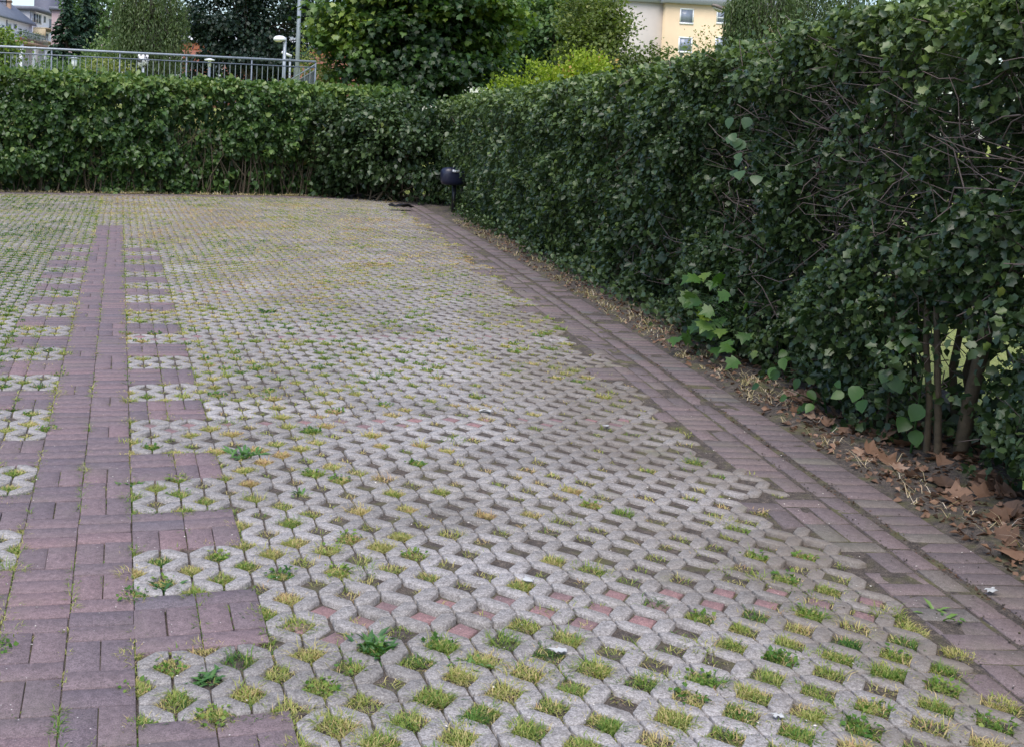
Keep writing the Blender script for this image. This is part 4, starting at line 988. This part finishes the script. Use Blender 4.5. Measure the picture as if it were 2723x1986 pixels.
# yellow-green shrub right of it
c1 = at(1090, 190, 23.5); c2 = at(1340, 172, 21.5)
C = np.concatenate([ell_pts(r, 90, (c1[0] + 1.2, 23.0, 2.35), (1.5, 0.6, 0.85), 0.3), ell_pts(r, 70, (c1[0] + 2.1, 22.6, 2.6), (0.9, 0.5, 0.95), 0.3)])
tree('shrub', 'bright yellow green shrub showing above the tall hedge right of the maple', 'shrub', (c1[0] + 1.6, 23.0, 0), C, 0.16, 80, 0.085, T_RHOMB, M_YEL, 0.05, 8, tone=0.5, droop=-0.5)
# trees at the right behind it
c = at(1215, 20, 42)
C = np.concatenate([ell_pts(r, 190, (c[0], 42, 5.9), (3.0, 2, 3.8), 0.3), ell_pts(r, 60, (c[0] + 1.0, 41, 3.5), (2.4, 1.5, 1.6), 0.4)])
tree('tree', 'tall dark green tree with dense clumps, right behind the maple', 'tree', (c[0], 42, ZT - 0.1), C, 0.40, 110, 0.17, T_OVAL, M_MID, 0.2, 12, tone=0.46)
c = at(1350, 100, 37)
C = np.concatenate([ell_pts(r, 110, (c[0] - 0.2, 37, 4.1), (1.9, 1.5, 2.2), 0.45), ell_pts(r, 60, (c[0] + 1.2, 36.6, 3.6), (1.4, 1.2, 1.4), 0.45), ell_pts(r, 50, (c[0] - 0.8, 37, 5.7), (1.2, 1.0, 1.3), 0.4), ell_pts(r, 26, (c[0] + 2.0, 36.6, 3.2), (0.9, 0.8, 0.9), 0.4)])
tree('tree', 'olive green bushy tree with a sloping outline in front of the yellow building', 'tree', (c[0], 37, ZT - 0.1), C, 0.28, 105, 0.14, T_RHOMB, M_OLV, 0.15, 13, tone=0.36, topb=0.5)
# pale seedling tree in front of the yellow wall and willow at right
c = at(1565, 75, 46)
C = ell_pts(r, 22, (c[0], 46, 5.4), (1.1, 0.7, 1.5), 0.2)
tree('sapling', 'thin airy sapling in front of the yellow wall', 'sapling', (c[0], 46, ZT), C, 0.22, 26, 0.12, T_RHOMB, M_OLV, 0.04, 14, tone=0.75)
def willow(name, label, base, tops, seed, nstr, ln, mat, lsize, wid=0.45, step=0.10):
    r = np.random.default_rng(seed); t = empty(name, base, label, 'tree')
    P, T_, lst = [], [], []
    for i in range(nstr):
        c, R = tops[r.integers(len(tops))]
        p = np.asarray(c) + unit(r.normal(0, 1, 3)) * np.asarray(R) * (0.55 + 0.45 * r.random())
        L = ln * r.uniform(0.5, 1.2); k = int(L / step); q = np.arange(k)[:, None] * step
        sway = np.stack([np.cumsum(r.normal(0, 0.012, k)), np.cumsum(r.normal(0, 0.012, k)), -np.ones(k)], 1)
        pts = p + q * sway * (1, 1, 1); keep = pts[:, 2] > 2.0; pts = pts[keep]
        if len(pts) < 3: continue
        P.append(pts + r.normal(0, 0.035, pts.shape)); lst.append((pts[[0, len(pts) // 2, -1]], [0.008, 0.006, 0.004]))
    P = np.concatenate(P); n = len(P)
    tip = np.array([[0, 0, -1.0]]) + r.normal(0, 0.45, (n, 3)); nr = r.normal(0, 1, (n, 3))
    V, F, k = leaves(P, tip, nr, lsize * r.uniform(0.6, 1.4, n), T_RHOMB, 0.2, 0.1, wid)
    obj('crown', leafmesh(name + '_crown', [(V, F, k, np.clip(0.45 + 0.5 * (vn(P[:, 0] * 1.2, P[:, 1] * 1.2, P[:, 2] * 0.7) - 0.5) + r.normal(0, 0.18, n), 0, 1))]), mat, t)
    b = np.array(base, float); c = np.mean([np.asarray(q[0]) for q in tops], 0)
    lst2 = [([b - (0, 0, 0.1), b * 0.5 + c * 0.5 + (0.1, 0, 0), c + (0, 0, 0.5)], [0.28, 0.2, 0.1])]
    for q in tops:
        for i in range(5): lst2.append(([b * 0.35 + c * 0.65, (c + np.asarray(q[0])) / 2 + (0, 0, 0.5), np.asarray(q[0]) + r.normal(0, 0.5, 3) * np.asarray(q[1])], [0.1, 0.06, 0.02]))
    obj('trunk', tubes_mesh(name + '_trunk', lst2 + lst[::6], 6), M_BARK, t)
c = at(1760, -40, 40)
willow('willow_tree', 'drooping willow hanging over the tall hedge at the upper right', (c[0], 40, ZT), [((c[0] - 1.0, 40, 7.6), (1.6, 1.4, 1.2)), ((c[0] + 1.4, 40, 7.9), (2.2, 1.5, 1.3)), ((c[0] - 2.2, 40, 7.3), (0.8, 1.0, 1.0))], 41, 1300, 2.6, M_WIL, 0.17)
c = at(335, 20, 55)
willow('willow_tree', 'grey green weeping willow in the left background behind the railing', (c[0] + 0.3, 55, ZT), [((c[0], 55, 8.2), (1.5, 1.2, 1.3)), ((c[0] - 1.0, 55, 7.4), (1.0, 1.0, 1.2)), ((c[0] + 0.9, 55, 7.2), (1.1, 1.1, 1.2)), ((c[0], 54.6, 5.6), (1.5, 1.0, 0.9))], 42, 900, 3.0, M_WIL, 0.19)
# conifers
def spruce(label, base, H, Rb, seed):
    r = np.random.default_rng(seed); t = empty('conifer_tree', base, label, 'tree', 'dark conifers by the white house'); b = np.array(base, float)
    P, T_, lst = [], [], [([b - (0, 0, 0.1), b + (0, 0, H * 0.5), b + (0, 0, H)], [0.2, 0.12, 0.02])]
    z = 0.4
    while z < H - 0.15:
        f = 1 - z / H; R = Rb * f ** 0.85 + 0.12
        for j in range(int(7 + 4 * f)):
            a = r.uniform(0, 6.28); L = R * r.uniform(0.7, 1.12); k = max(3, int(L / 0.085)); q = np.linspace(0.12, 1, k)[:, None]
            d = np.array([math.cos(a), math.sin(a), 0]); pts = b + (0, 0, z) + d * L * q + np.array([0, 0, 1.0]) * (-0.42 * L * q + 0.18 * L * q * q)
            lst.append((pts[[0, k // 2, -1]], [0.03, 0.02, 0.008]))
            for s in (-1, 0, 1):
                P.append(pts + r.normal(0, 0.05, pts.shape)); sd_ = np.array([-d[1], d[0], 0])
                T_.append(np.repeat((d * 0.8 + s * 0.8 * sd_ + (0, 0, -0.35))[None], k, 0))
        z += 0.24 + 0.10 * f
    P = np.concatenate(P); T_ = np.concatenate(T_); n = len(P)
    V, F, k = leaves(P, T_ + r.normal(0, 0.25, (n, 3)), np.array([[0, 0, 1.0]]) + r.normal(0, 0.4, (n, 3)), 0.30 * r.uniform(0.6, 1.3, n), T_RHOMB, 0.3, 0.25, 0.75)
    obj('crown', leafmesh('conifer_crown', [(V, F, k, np.clip(r.normal(0.45, 0.25, n), 0, 1))]), M_CON2, t)
    obj('trunk', tubes_mesh('conifer_trunk', lst, 6), M_BARK, t)
c = at(146, 150, 68); spruce('pointed dark conifer next to the white house, the left one of the pair', (c[0], 68, ZT), at(143, -8, 68)[2] - ZT, 1.75, 51)
c = at(188, 150, 71); spruce('taller dark conifer behind the pale round shrub, the right one of the pair', (c[0], 71, ZT), at(186, -40, 71)[2] - ZT, 1.75, 52)
# trees and shrubs of the left background
c = at(232, 100, 58); C = np.concatenate([ell_pts(r, 46, (c[0], 58, 4.2), (1.25, 1.0, 1.9), 0.4)])
tree('shrub', 'pale sage green shrub in front of the dark conifers', 'shrub', (c[0], 58, ZT), C, 0.30, 60, 0.15, T_RHOMB, M_SAG, 0.08, 15, tone=0.45, droop=-0.6)
c = at(240, 30, 85); C = np.concatenate([ell_pts(r, 90, (c[0], 85, 9), (3.0, 2, 4.2), 0.5)])
tree('tree', 'mid green tree behind the conifers, left of the weeping willow', 'tree', (c[0], 85, ZT), C, 0.5, 70, 0.26, T_OVAL, M_MID, 0.25, 16, tone=0.55)
c = at(545, 20, 58)
C = np.concatenate([ell_pts(r, 110, (c[0] - 1.2, 58, 7.6), (2.3, 1.8, 2.3), 0.45), ell_pts(r, 80, (c[0] + 1.5, 58, 7.9), (2.2, 1.8, 2.4), 0.45), ell_pts(r, 60, (c[0] + 0.4, 57.5, 5.3), (3.0, 1.0, 0.75), 0.3), ell_pts(r, 26, (c[0] + 3.4, 58, 7.2), (1.0, 1.2, 2.2), 0.4)])
tree('tree', 'large dark blue green tree with sky gaps behind the lamp and the railing', 'tree', (c[0] + 0.3, 58, ZT), C, 0.33, 62, 0.19, T_LOBE, M_DRK, 0.22, 17, tone=0.45, nb=50)
def bush(px, py, Y, R, mat, label, seed, size=0.13, tone=0.45, cnt=30, n=60, crad=0.22, name='shrub'):
    rr = np.random.default_rng(seed); c = at(px, py, Y)
    C = ell_pts(rr, cnt, (c[0], Y, max(c[2], ZT + R[2] * 0.5)), R, 0.4)
    tree(name, label, 'shrub', (c[0], Y, ZT), C, crad, n, size, T_RHOMB, mat, 0.05, seed, tone=tone, nb=10)
bush(500, 155, 62, (3.0, 0.9, 1.4), M_DRK, 'low dark shrub under the big dark tree, seen through the railing', 61, 0.18, 0.5, 90)
bush(610, 150, 60, (1.3, 0.8, 1.3), M_DRK, 'dark shrub behind the thin lamp posts at the right end of the railing', 62, 0.18, 0.4, 40)
bush(-5, 120, 27, (0.5, 0.5, 0.75), M_MAP, 'leafy green bush at the far left edge behind the railing', 63, 0.10, 0.8, 36, 50, 0.16)
bush(225, 168, 26, (0.75, 0.4, 0.42), M_OLV, 'low yellow green bush pushing through the railing', 64, 0.08, 0.75, 26, 45, 0.14)
bush(690, 150, 44, (0.7, 0.5, 0.8), M_OLV, 'thin yellow green shrub behind the stair railing', 65, 0.10, 0.8, 22, 40, 0.2)
bush(110, 160, 40, (0.8, 0.6, 0.6), M_MID, 'green bush below the white house, left of the garden lamp', 66, 0.10, 0.7, 28, 45, 0.2)
bush(190, 165, 48, (1.1, 0.6, 0.7), M_MID, 'green bush around the white garden lamp', 67, 0.12, 0.5, 28, 45, 0.22)
bush(345, 165, 62, (1.2, 0.6, 0.9), M_WIL, 'grey green bush beneath the weeping willow', 68, 0.15, 0.3, 28, 45, 0.25)

# ------------------------------------------------------------------ buildings
M_WALLW = flat('white_render', (0.70, 0.71, 0.75), 0.85, 0, 1.3, 0.06)
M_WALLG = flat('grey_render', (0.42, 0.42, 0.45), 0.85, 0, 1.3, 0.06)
M_ROOF = flat('slate_roof', (0.17, 0.18, 0.22), 0.75, 0, 3, 0.2)
M_DARKB = flat('dark_cladding', (0.10, 0.105, 0.15), 0.7, 0, 2, 0.1)
M_PURP = flat('lilac_cladding', (0.27, 0.26, 0.36), 0.7, 0, 2, 0.1)
M_PANE = flat('window_pane', (0.10, 0.12, 0.16), 0.15)
M_FRAME = flat('window_frame', (0.75, 0.76, 0.78), 0.5)
M_YELLOW = flat('yellow_render', (0.62, 0.49, 0.33), 0.85, 0, 0.8, 0.05)
M_CREAM = flat('cream_render', (0.50, 0.46, 0.43), 0.85, 0, 0.8, 0.05)
M_FASC = flat('blue_grey_fascia', (0.36, 0.37, 0.46), 0.7, 0, 0.8, 0.05)
M_WOOD = flat('balcony_wood', (0.30, 0.20, 0.14), 0.8, 0, 8, 0.2)
M_BLUE = flat('blue_panel', (0.16, 0.24, 0.52), 0.6)
M_TERRA = flat('terracotta', (0.42, 0.18, 0.10), 0.8)
def rbrick():
    m, n, l, bb = newmat('red_brickwork'); t = n.new('ShaderNodeTexBrick'); t.inputs['Scale'].default_value = 4.0
    t.inputs['Color1'].default_value = (0.20, 0.055, 0.035, 1); t.inputs['Color2'].default_value = (0.26, 0.08, 0.05, 1); t.inputs['Mortar'].default_value = (0.25, 0.2, 0.17, 1)
    mp = n.new('ShaderNodeMapping'); mp.inputs['Rotation'].default_value = (math.radians(90), 0, 0); l.new(coord(n), mp.inputs[0]); l.new(mp.outputs[0], t.inputs['Vector'])
    l.new(t.outputs[0], bb.inputs['Base Color']); bb.inputs['Roughness'].default_value = 0.9; return m
M_RBRICK = rbrick()
# house fronts run away from the camera along this direction
FD = np.array([0.262, 0.965, 0]); FN = np.array([0.965, -0.262, 0])     # along the front, out of the front (towards the right)
class Front:
    """vertical facade plane through a point; coordinates: s along it, o outwards, z up"""
    def __init__(f, px, py, Y): f.o = at(px, py, Y); f.o[2] = 0
    def hit(f, px, py):
        d = ray(px, py); t = np.dot(f.o - CAM, FN) / np.dot(d, FN); p = CAM + d * t
        return np.dot(p - f.o, FD), p[2]
    def M(f, V): return f.o + V[:, :1] * FD + V[:, 1:2] * FN + V[:, 2:] * (0, 0, 1)
    def box(f, mb, s0, s1, o0, o1, z0, z1): mb.box((s0, o0, z0), (s1, o1, z1), f.M)
    def px(f, x, y): return f.hit(x * 0.12486, y * 0.12486)
    def window(f, parent, x0, y0, x1, y1, sash=1, fr=M_FRAME, pane=M_PANE, frw=0.10):
        s0, za = f.px(x0, y0); s1, zb = f.px(x1, y1); z0 = f.px((x0 + x1) / 2, y1)[1]; z1 = f.px((x0 + x1) / 2, y0)[1]
        m = MB(); f.box(m, s0, s1, 0.0, 0.05, z0 - frw, z0); f.box(m, s0, s1, 0, 0.05, z1, z1 + frw); f.box(m, s0 - frw * 2.5, s0, 0, 0.05, z0 - frw, z1 + frw); f.box(m, s1, s1 + frw * 2.5, 0, 0.05, z0 - frw, z1 + frw)
        for i in range(1, sash + 1):
            if i <= sash - 1: q = s0 + (s1 - s0) * i / sash; f.box(m, q - frw, q + frw, 0.025, 0.05, z0, z1)
        wd = m.build('window', fr, parent)
        m = MB(); f.box(m, s0, s1, -0.02, 0.022, z0, z1)
        pn = m.build('pane', pane, None); pn.parent = wd; pn.location = (0, 0, 0)
fa = Front(0, 60, 118)
HA = empty('white_house', tuple(fa.o + (0, 0, ZT)), 'white rendered house with slate roof and a balcony full of pots', 'house')
HA.location = Vector(fa.o); HA.location.z = ZT
sE, zE = fa.px(575, 480); s0 = -9.0
m = MB(); fa.box(m, s0, sE, -8, 0, ZT, zE + 0.15); m.build('wall', M_WALLW, HA)
rz = zE + 3.4
m = MB(); m.poly(fa.M(np.array([[s0 - 0.3, 0.5, zE + 0.0], [s0 - 0.3, 0.5, zE + 0.25], [s0 - 0.3, -4.0, rz + 0.2], [s0 - 0.3, -8.5, zE + 0.25], [s0 - 0.3, -8.5, zE], [s0 - 0.3, -4.0, rz - 0.15]])), FD * (sE - s0 + 0.2)); m.build('roof', M_ROOF, HA)
for w_ in ((32, 455, 66, 555), (245, 440, 280, 515), (342, 520, 380, 600), (440, 550, 470, 610), (322, 1095, 352, 1180), (200, 900, 330, 980)): fa.window(HA, *w_, frw=0.07)
fa.window(HA, 138, 435, 184, 600, 1, M_FRAME, M_WALLG, 0.06)
m = MB(); sd0, _ = fa.px(100, 800); m.tube(fa.M(np.array([[sd0, 0.08, ZT], [sd0, 0.08, zE]])), 0.06, 8); m.build('drainpipe', M_ROOF, HA)
sb0, zb0 = fa.px(130, 745); sb1, _ = fa.px(600, 800)
zb = fa.px(360, 765)[1]
m = MB(); fa.box(m, sb0, sb1, 0.0, 1.6, zb - 0.25, zb); m.build('balcony', M_WOOD, HA)
m = MB(); fa.box(m, sb0, sb1, 1.52, 1.6, zb + 0.95, zb + 1.02); fa.box(m, sb0, sb0 + 0.08, 0, 1.52, zb + 0.95, zb + 1.02)
for i in range(28): q = sb0 + (sb1 - sb0) * i / 27; fa.box(m, q, q + 0.05, 1.54, 1.58, zb, zb + 0.95)
m.build('balcony_railing', M_GALV, HA)
m = MB()
for q in (sb0 + 0.3, (sb0 + sb1) / 2, sb1 - 0.4): fa.box(m, q, q + 0.3, 1.2, 1.5, ZT - 0.2, zb - 0.25)
m.build('column', M_WALLW, HA)
rr = np.random.default_rng(3)
for i in range(9):
    s_ = sb0 + 0.5 + (sb1 - sb0 - 1) * (i + 0.5 * rr.random()) / 9; p = fa.M(np.array([[s_, 1.2, zb]]))[0]; tz = rr.uniform(0.6, 1.5)
    t = empty('potted_plant', tuple(p), 'terracotta pot with a spiky plant on the balcony of the white house', 'potted plant', 'pots on the balcony')
    mm = MB(); mm.lathe(p + (0, 0, 0.004), [(0.14, 0), (0.2, 0.32), (0.22, 0.34), (0.2, 0.36)], 12); mm.build('pot', M_TERRA, t)
    C = p + np.array([[0, 0, 0.45 + 0.35 * tz * q] for q in (0.2, 0.7, 1.2)])
    obj('foliage', leafmesh('pot_foliage', [cloud(rr, C, 0.15, 30, 0.28, T_RHOMB, 0.5, 0.3, -0.8, wid=0.4)]), M_MID, t)
# second house, higher
fb = Front(545 * 0.12486, 60, 138)
HBd = empty('grey_house', tuple(fb.o), 'taller pale house with flat overhanging roof and triple window beside the conifers', 'house'); HBd.location.z = ZT
sE2, _ = fb.px(1000, 320); _, z20 = fb.px(545, 190); sM, zM = fb.px(860, 300)
ztop = fb.px(700, 235)[1]
m = MB(); fb.box(m, 0, sE2 + 4, -9, 0, ZT, ztop); m.build('wall', M_WALLW, HBd)
m = MB(); fb.box(m, -0.8, sE2 + 4.5, -9.4, 0.9, ztop + 0.003, ztop + 0.45); m.build('roof', M_ROOF, HBd)
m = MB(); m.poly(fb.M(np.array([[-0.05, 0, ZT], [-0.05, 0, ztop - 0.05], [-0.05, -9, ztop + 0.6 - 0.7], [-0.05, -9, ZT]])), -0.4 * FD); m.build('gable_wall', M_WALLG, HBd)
fb.window(HBd, 590, 260, 715, 410, 3, frw=0.12); fb.window(HBd, 775, 300, 800, 405, 1, frw=0.05)
s1, _ = fb.px(870, 450); s2, _ = fb.px(965, 450)
m = MB(); fb.box(m, s1, s2, 0, 0.06, fb.px(910, 590)[1], fb.px(910, 355)[1]); m.build('grey_panel', M_WALLG, HBd)
s1, _ = fb.px(585, 600); s2, _ = fb.px(880, 650)
zl, zh = fb.px(720, 745)[1], fb.px(720, 545)[1]
m = MB(); fb.box(m, s1, s2, 0.0, 1.5, zl - 0.2, zl); fb.box(m, s1, s2, 0, 1.7, zh, zh + 0.15); fb.box(m, s1, s1 + 0.25, 0, 1.5, zl, zh); m.build('balcony', flat('balcony_straw', (0.5, 0.42, 0.28), 0.8), HBd)
m = MB(); fb.box(m, s1 + (s2 - s1) * 0.45, s1 + (s2 - s1) * 0.62, 1.40, 1.46, zl, zh - 0.004); m.build('blue_panel', M_BLUE, HBd)
fb.window(HBd, 760, 600, 840, 740, 2, frw=0.08)
for w_ in ((440, 880, 520, 1120), (560, 900, 660, 1130)): pass
# dark block behind
d0, d1 = at(600 * 0.12486, 30, 165), at(1020 * 0.12486, 30, 165); zb_ = at(100, -60, 165)[2]
DB = empty('dark_block', (d0[0], 165, ZT), 'dark slate clad building block rising behind the pale house', 'building')
m = MB(); m.box((d0[0], 165, ZT), (d1[0], 180, zb_)); m.build('wall', M_DARKB, DB)
e1 = at(1135 * 0.12486, 30, 168)
m = MB(); m.box((d1[0] + 0.003, 167, ZT), (e1[0], 179, zb_ - 0.3)); m.build('side_wall', M_PURP, DB)
m = MB(); m.box((d0[0] - 0.2, 164.8, zb_ + 0.003), (d1[0] + 0.2, 180.2, zb_ + 0.4)); m.build('parapet', M_ROOF, DB)
# chimneys on the white house roof
c0_, c1_ = at(4 * 0.12486, 5, 121), at(108 * 0.12486, 5, 121)
for nm, xa, xb, ya, yb2, mt, lb in (('chimney', 4, 110, 32, 180, M_ROOF, None), ('chimney', 118, 188, 38, 120, M_WOOD, None)):
    p0, p1 = at(xa * 0.12486, yb2 * 0.12486, 124), at(xb * 0.12486, ya * 0.12486, 124)
    m = MB(); m.box((p0[0], 124, zE - 1), (p1[0], 125.2, p1[2])); m.box((p0[0] - 0.08, 123.9, p1[2] + 0.003), (p1[0] + 0.08, 125.3, p1[2] + 0.18)); m.build(nm, mt, HA)
# pinkish building between the conifers
p0, p1 = at(1238 * 0.12486, 330 * 0.12486, 130), at(1400 * 0.12486, 205 * 0.12486, 130)
PB = empty('pink_building', (p0[0], 130, ZT), 'dusky pink building glimpsed between the two dark conifers', 'building')
m = MB(); m.box((p0[0] - 2, 130, ZT), (p1[0] + 3, 140, p1[2])); m.build('wall', flat('pink_render', (0.36, 0.27, 0.28), 0.85, 0, 1, 0.08), PB)
m = MB(); m.box((p0[0] - 2.3, 129.7, p1[2] + 0.003), (p1[0] + 3.3, 140.3, p1[2] + 0.35)); m.build('roof', M_ROOF, PB)

# brick building behind the dark tree
b0 = at(325, 150, 88); b1 = at(735, 150, 88)
ze = at(500, 116, 88)[2]; zr = at(500, 98, 88)[2]
BB = empty('brick_building', (b0[0], 88, ZT), 'low red brick building with white framed windows and orange upper wall, behind the dark tree', 'building')
m = MB(); m.box((b0[0] - 1.0, 88, ZT - 0.1), (b1[0] + 3, 96, ze)); m.build('wall', M_RBRICK, BB)
m = MB(); m.box((b0[0] - 0.4, 88.5, ze + 0.003), (b1[0] + 2.4, 95.5, zr)); m.build('upper_wall', flat('orange_render', (0.62, 0.25, 0.14), 0.85, 0, 2, 0.1), BB)
m = MB(); m.box((b0[0] - 0.7, 88.2, zr + 0.003), (b1[0] + 2.7, 95.8, zr + 0.2)); m.build('roof', M_ROOF, BB)
for xa, xb in ((456, 486), (520, 550), (590, 615), (395, 412)):
    p0 = at(xa if False else xa * 1.0, 0, 88)
for xa, xb in ((464, 489), (377, 399), (560, 585)):
    p0, p1 = at(xa * 1.0, 165, 88), at(xb * 1.0, 130, 88)
    m = MB(); g = 0.16
    m.box((p0[0], 87.93, p0[2] - g), (p1[0], 88.0, p0[2])); m.box((p0[0], 87.93, p1[2]), (p1[0], 88.0, p1[2] + g)); m.box((p0[0] - g, 87.93, p0[2] - g), (p0[0], 88.0, p1[2] + g)); m.box((p1[0], 87.93, p0[2] - g), (p1[0] + g, 88.0, p1[2] + g))
    wd = m.build('window', M_FRAME, BB)
    m = MB(); m.box((p0[0], 87.965, p0[2]), (p1[0], 87.99, p1[2])); pn = m.build('pane', M_PANE, None); pn.parent = wd; pn.location = (0, 0, 0)
# white long building behind it
q0, q1 = at(330, 90, 118), at(800, 90, 118); zt_ = at(560, 72, 118)[2]
WB = empty('white_building', (q0[0], 118, ZT), 'long pale building glimpsed through the gaps of the dark tree', 'building')
m = MB(); m.box((q0[0] - 3, 118, ZT), (q1[0] + 4, 130, zt_)); m.build('wall', M_WALLW, WB)
m = MB(); m.box((q0[0] - 3.4, 117.6, zt_ + 0.003), (q1[0] + 4.4, 130.4, zt_ + 0.5)); m.build('roof', M_ROOF, WB)

# yellow apartment building
YB = 112.0
def ypx(x, y): return at((1340 + x / 3.146) * PS, (y / 3.146) * PS, YB)
yx0, yx1 = ypx(1358, 0)[0], ypx(2500, 0)[0]; zfz = ypx(1700, 47)[2]; ztp = ypx(1700, -70)[2]
xc = ypx(985, 0)[0]
AB = empty('apartment_building', (yx0, YB, ZT), 'pale yellow apartment building with a blue grey top band and white framed windows', 'building')
m = MB(); m.box((yx0, YB, ZT), (yx1, YB + 14, zfz)); m.build('wall', M_YELLOW, AB)
m = MB(); m.box((xc - 6.5, YB + 0.6, ZT), (yx0 - 0.003, YB + 13, zfz - 0.02)); m.build('side_wall', M_CREAM, AB)
m = MB(); m.box((yx0 - 0.5, YB - 0.45, zfz + 0.003), (yx1 + 0.5, YB + 14.4, ztp)); m.build('fascia', M_FASC, AB)
m = MB(); m.box((xc - 7, YB + 0.2, zfz + 0.0), (yx0 - 0.503, YB + 13.4, ztp - 0.15)); m.build('fascia', M_FASC, AB)
m = MB(); m.poly([(xc - 7, YB + 0.25, zfz), (xc - 7, YB + 0.25, zfz - 0.75), (xc - 1.6, YB + 0.25, zfz - 0.75), (xc - 0.2, YB + 0.25, zfz)], (0, 0.3, 0)); m.build('fascia', M_FASC, AB)
M_CURT = flat('curtained_pane', (0.22, 0.25, 0.32), 0.2, 0, 6, 0.15)
sto = ypx(1500, 80)[2] - ypx(1500, 320)[2]
for k_ in range(3):
    for xa, xb in ((1478, 1580), (1785, 1875), (1945, 2038), (2200, 2290), (2350, 2440)):
        p0, p1 = ypx(xa, 190), ypx(xb, 88); p0[2] -= sto * k_; p1[2] -= sto * k_
        if p0[2] < ZT + 0.3: continue
        g = 0.14; m = MB()
        m.box((p0[0] - g, YB - 0.06, p0[2] - g * 1.4), (p1[0] + g, YB, p0[2])); m.box((p0[0] - g, YB - 0.04, p1[2]), (p1[0] + g, YB, p1[2] + g)); m.box((p0[0] - g, YB - 0.04, p0[2]), (p0[0], YB, p1[2])); m.box((p1[0], YB - 0.04, p0[2]), (p1[0] + g, YB, p1[2]))
        if xa > 1700: m.box((p0[0], YB - 0.038, p0[2] + 0.45), (p1[0], YB - 0.012, p0[2] + 0.55))
        wd = m.build('window', M_FRAME, AB)
        m = MB(); m.box((p0[0], YB - 0.01, p0[2]), (p1[0], YB + 0.02, p1[2])); pn = m.build('pane', M_CURT, None); pn.parent = wd; pn.location = (0, 0, 0)
for o in S.collection.objects:
    if o.type == 'MESH' and o.name.startswith('pane') and o.parent is not None:
        o.location = (0, 0, 0) if o.parent.parent is None else o.location
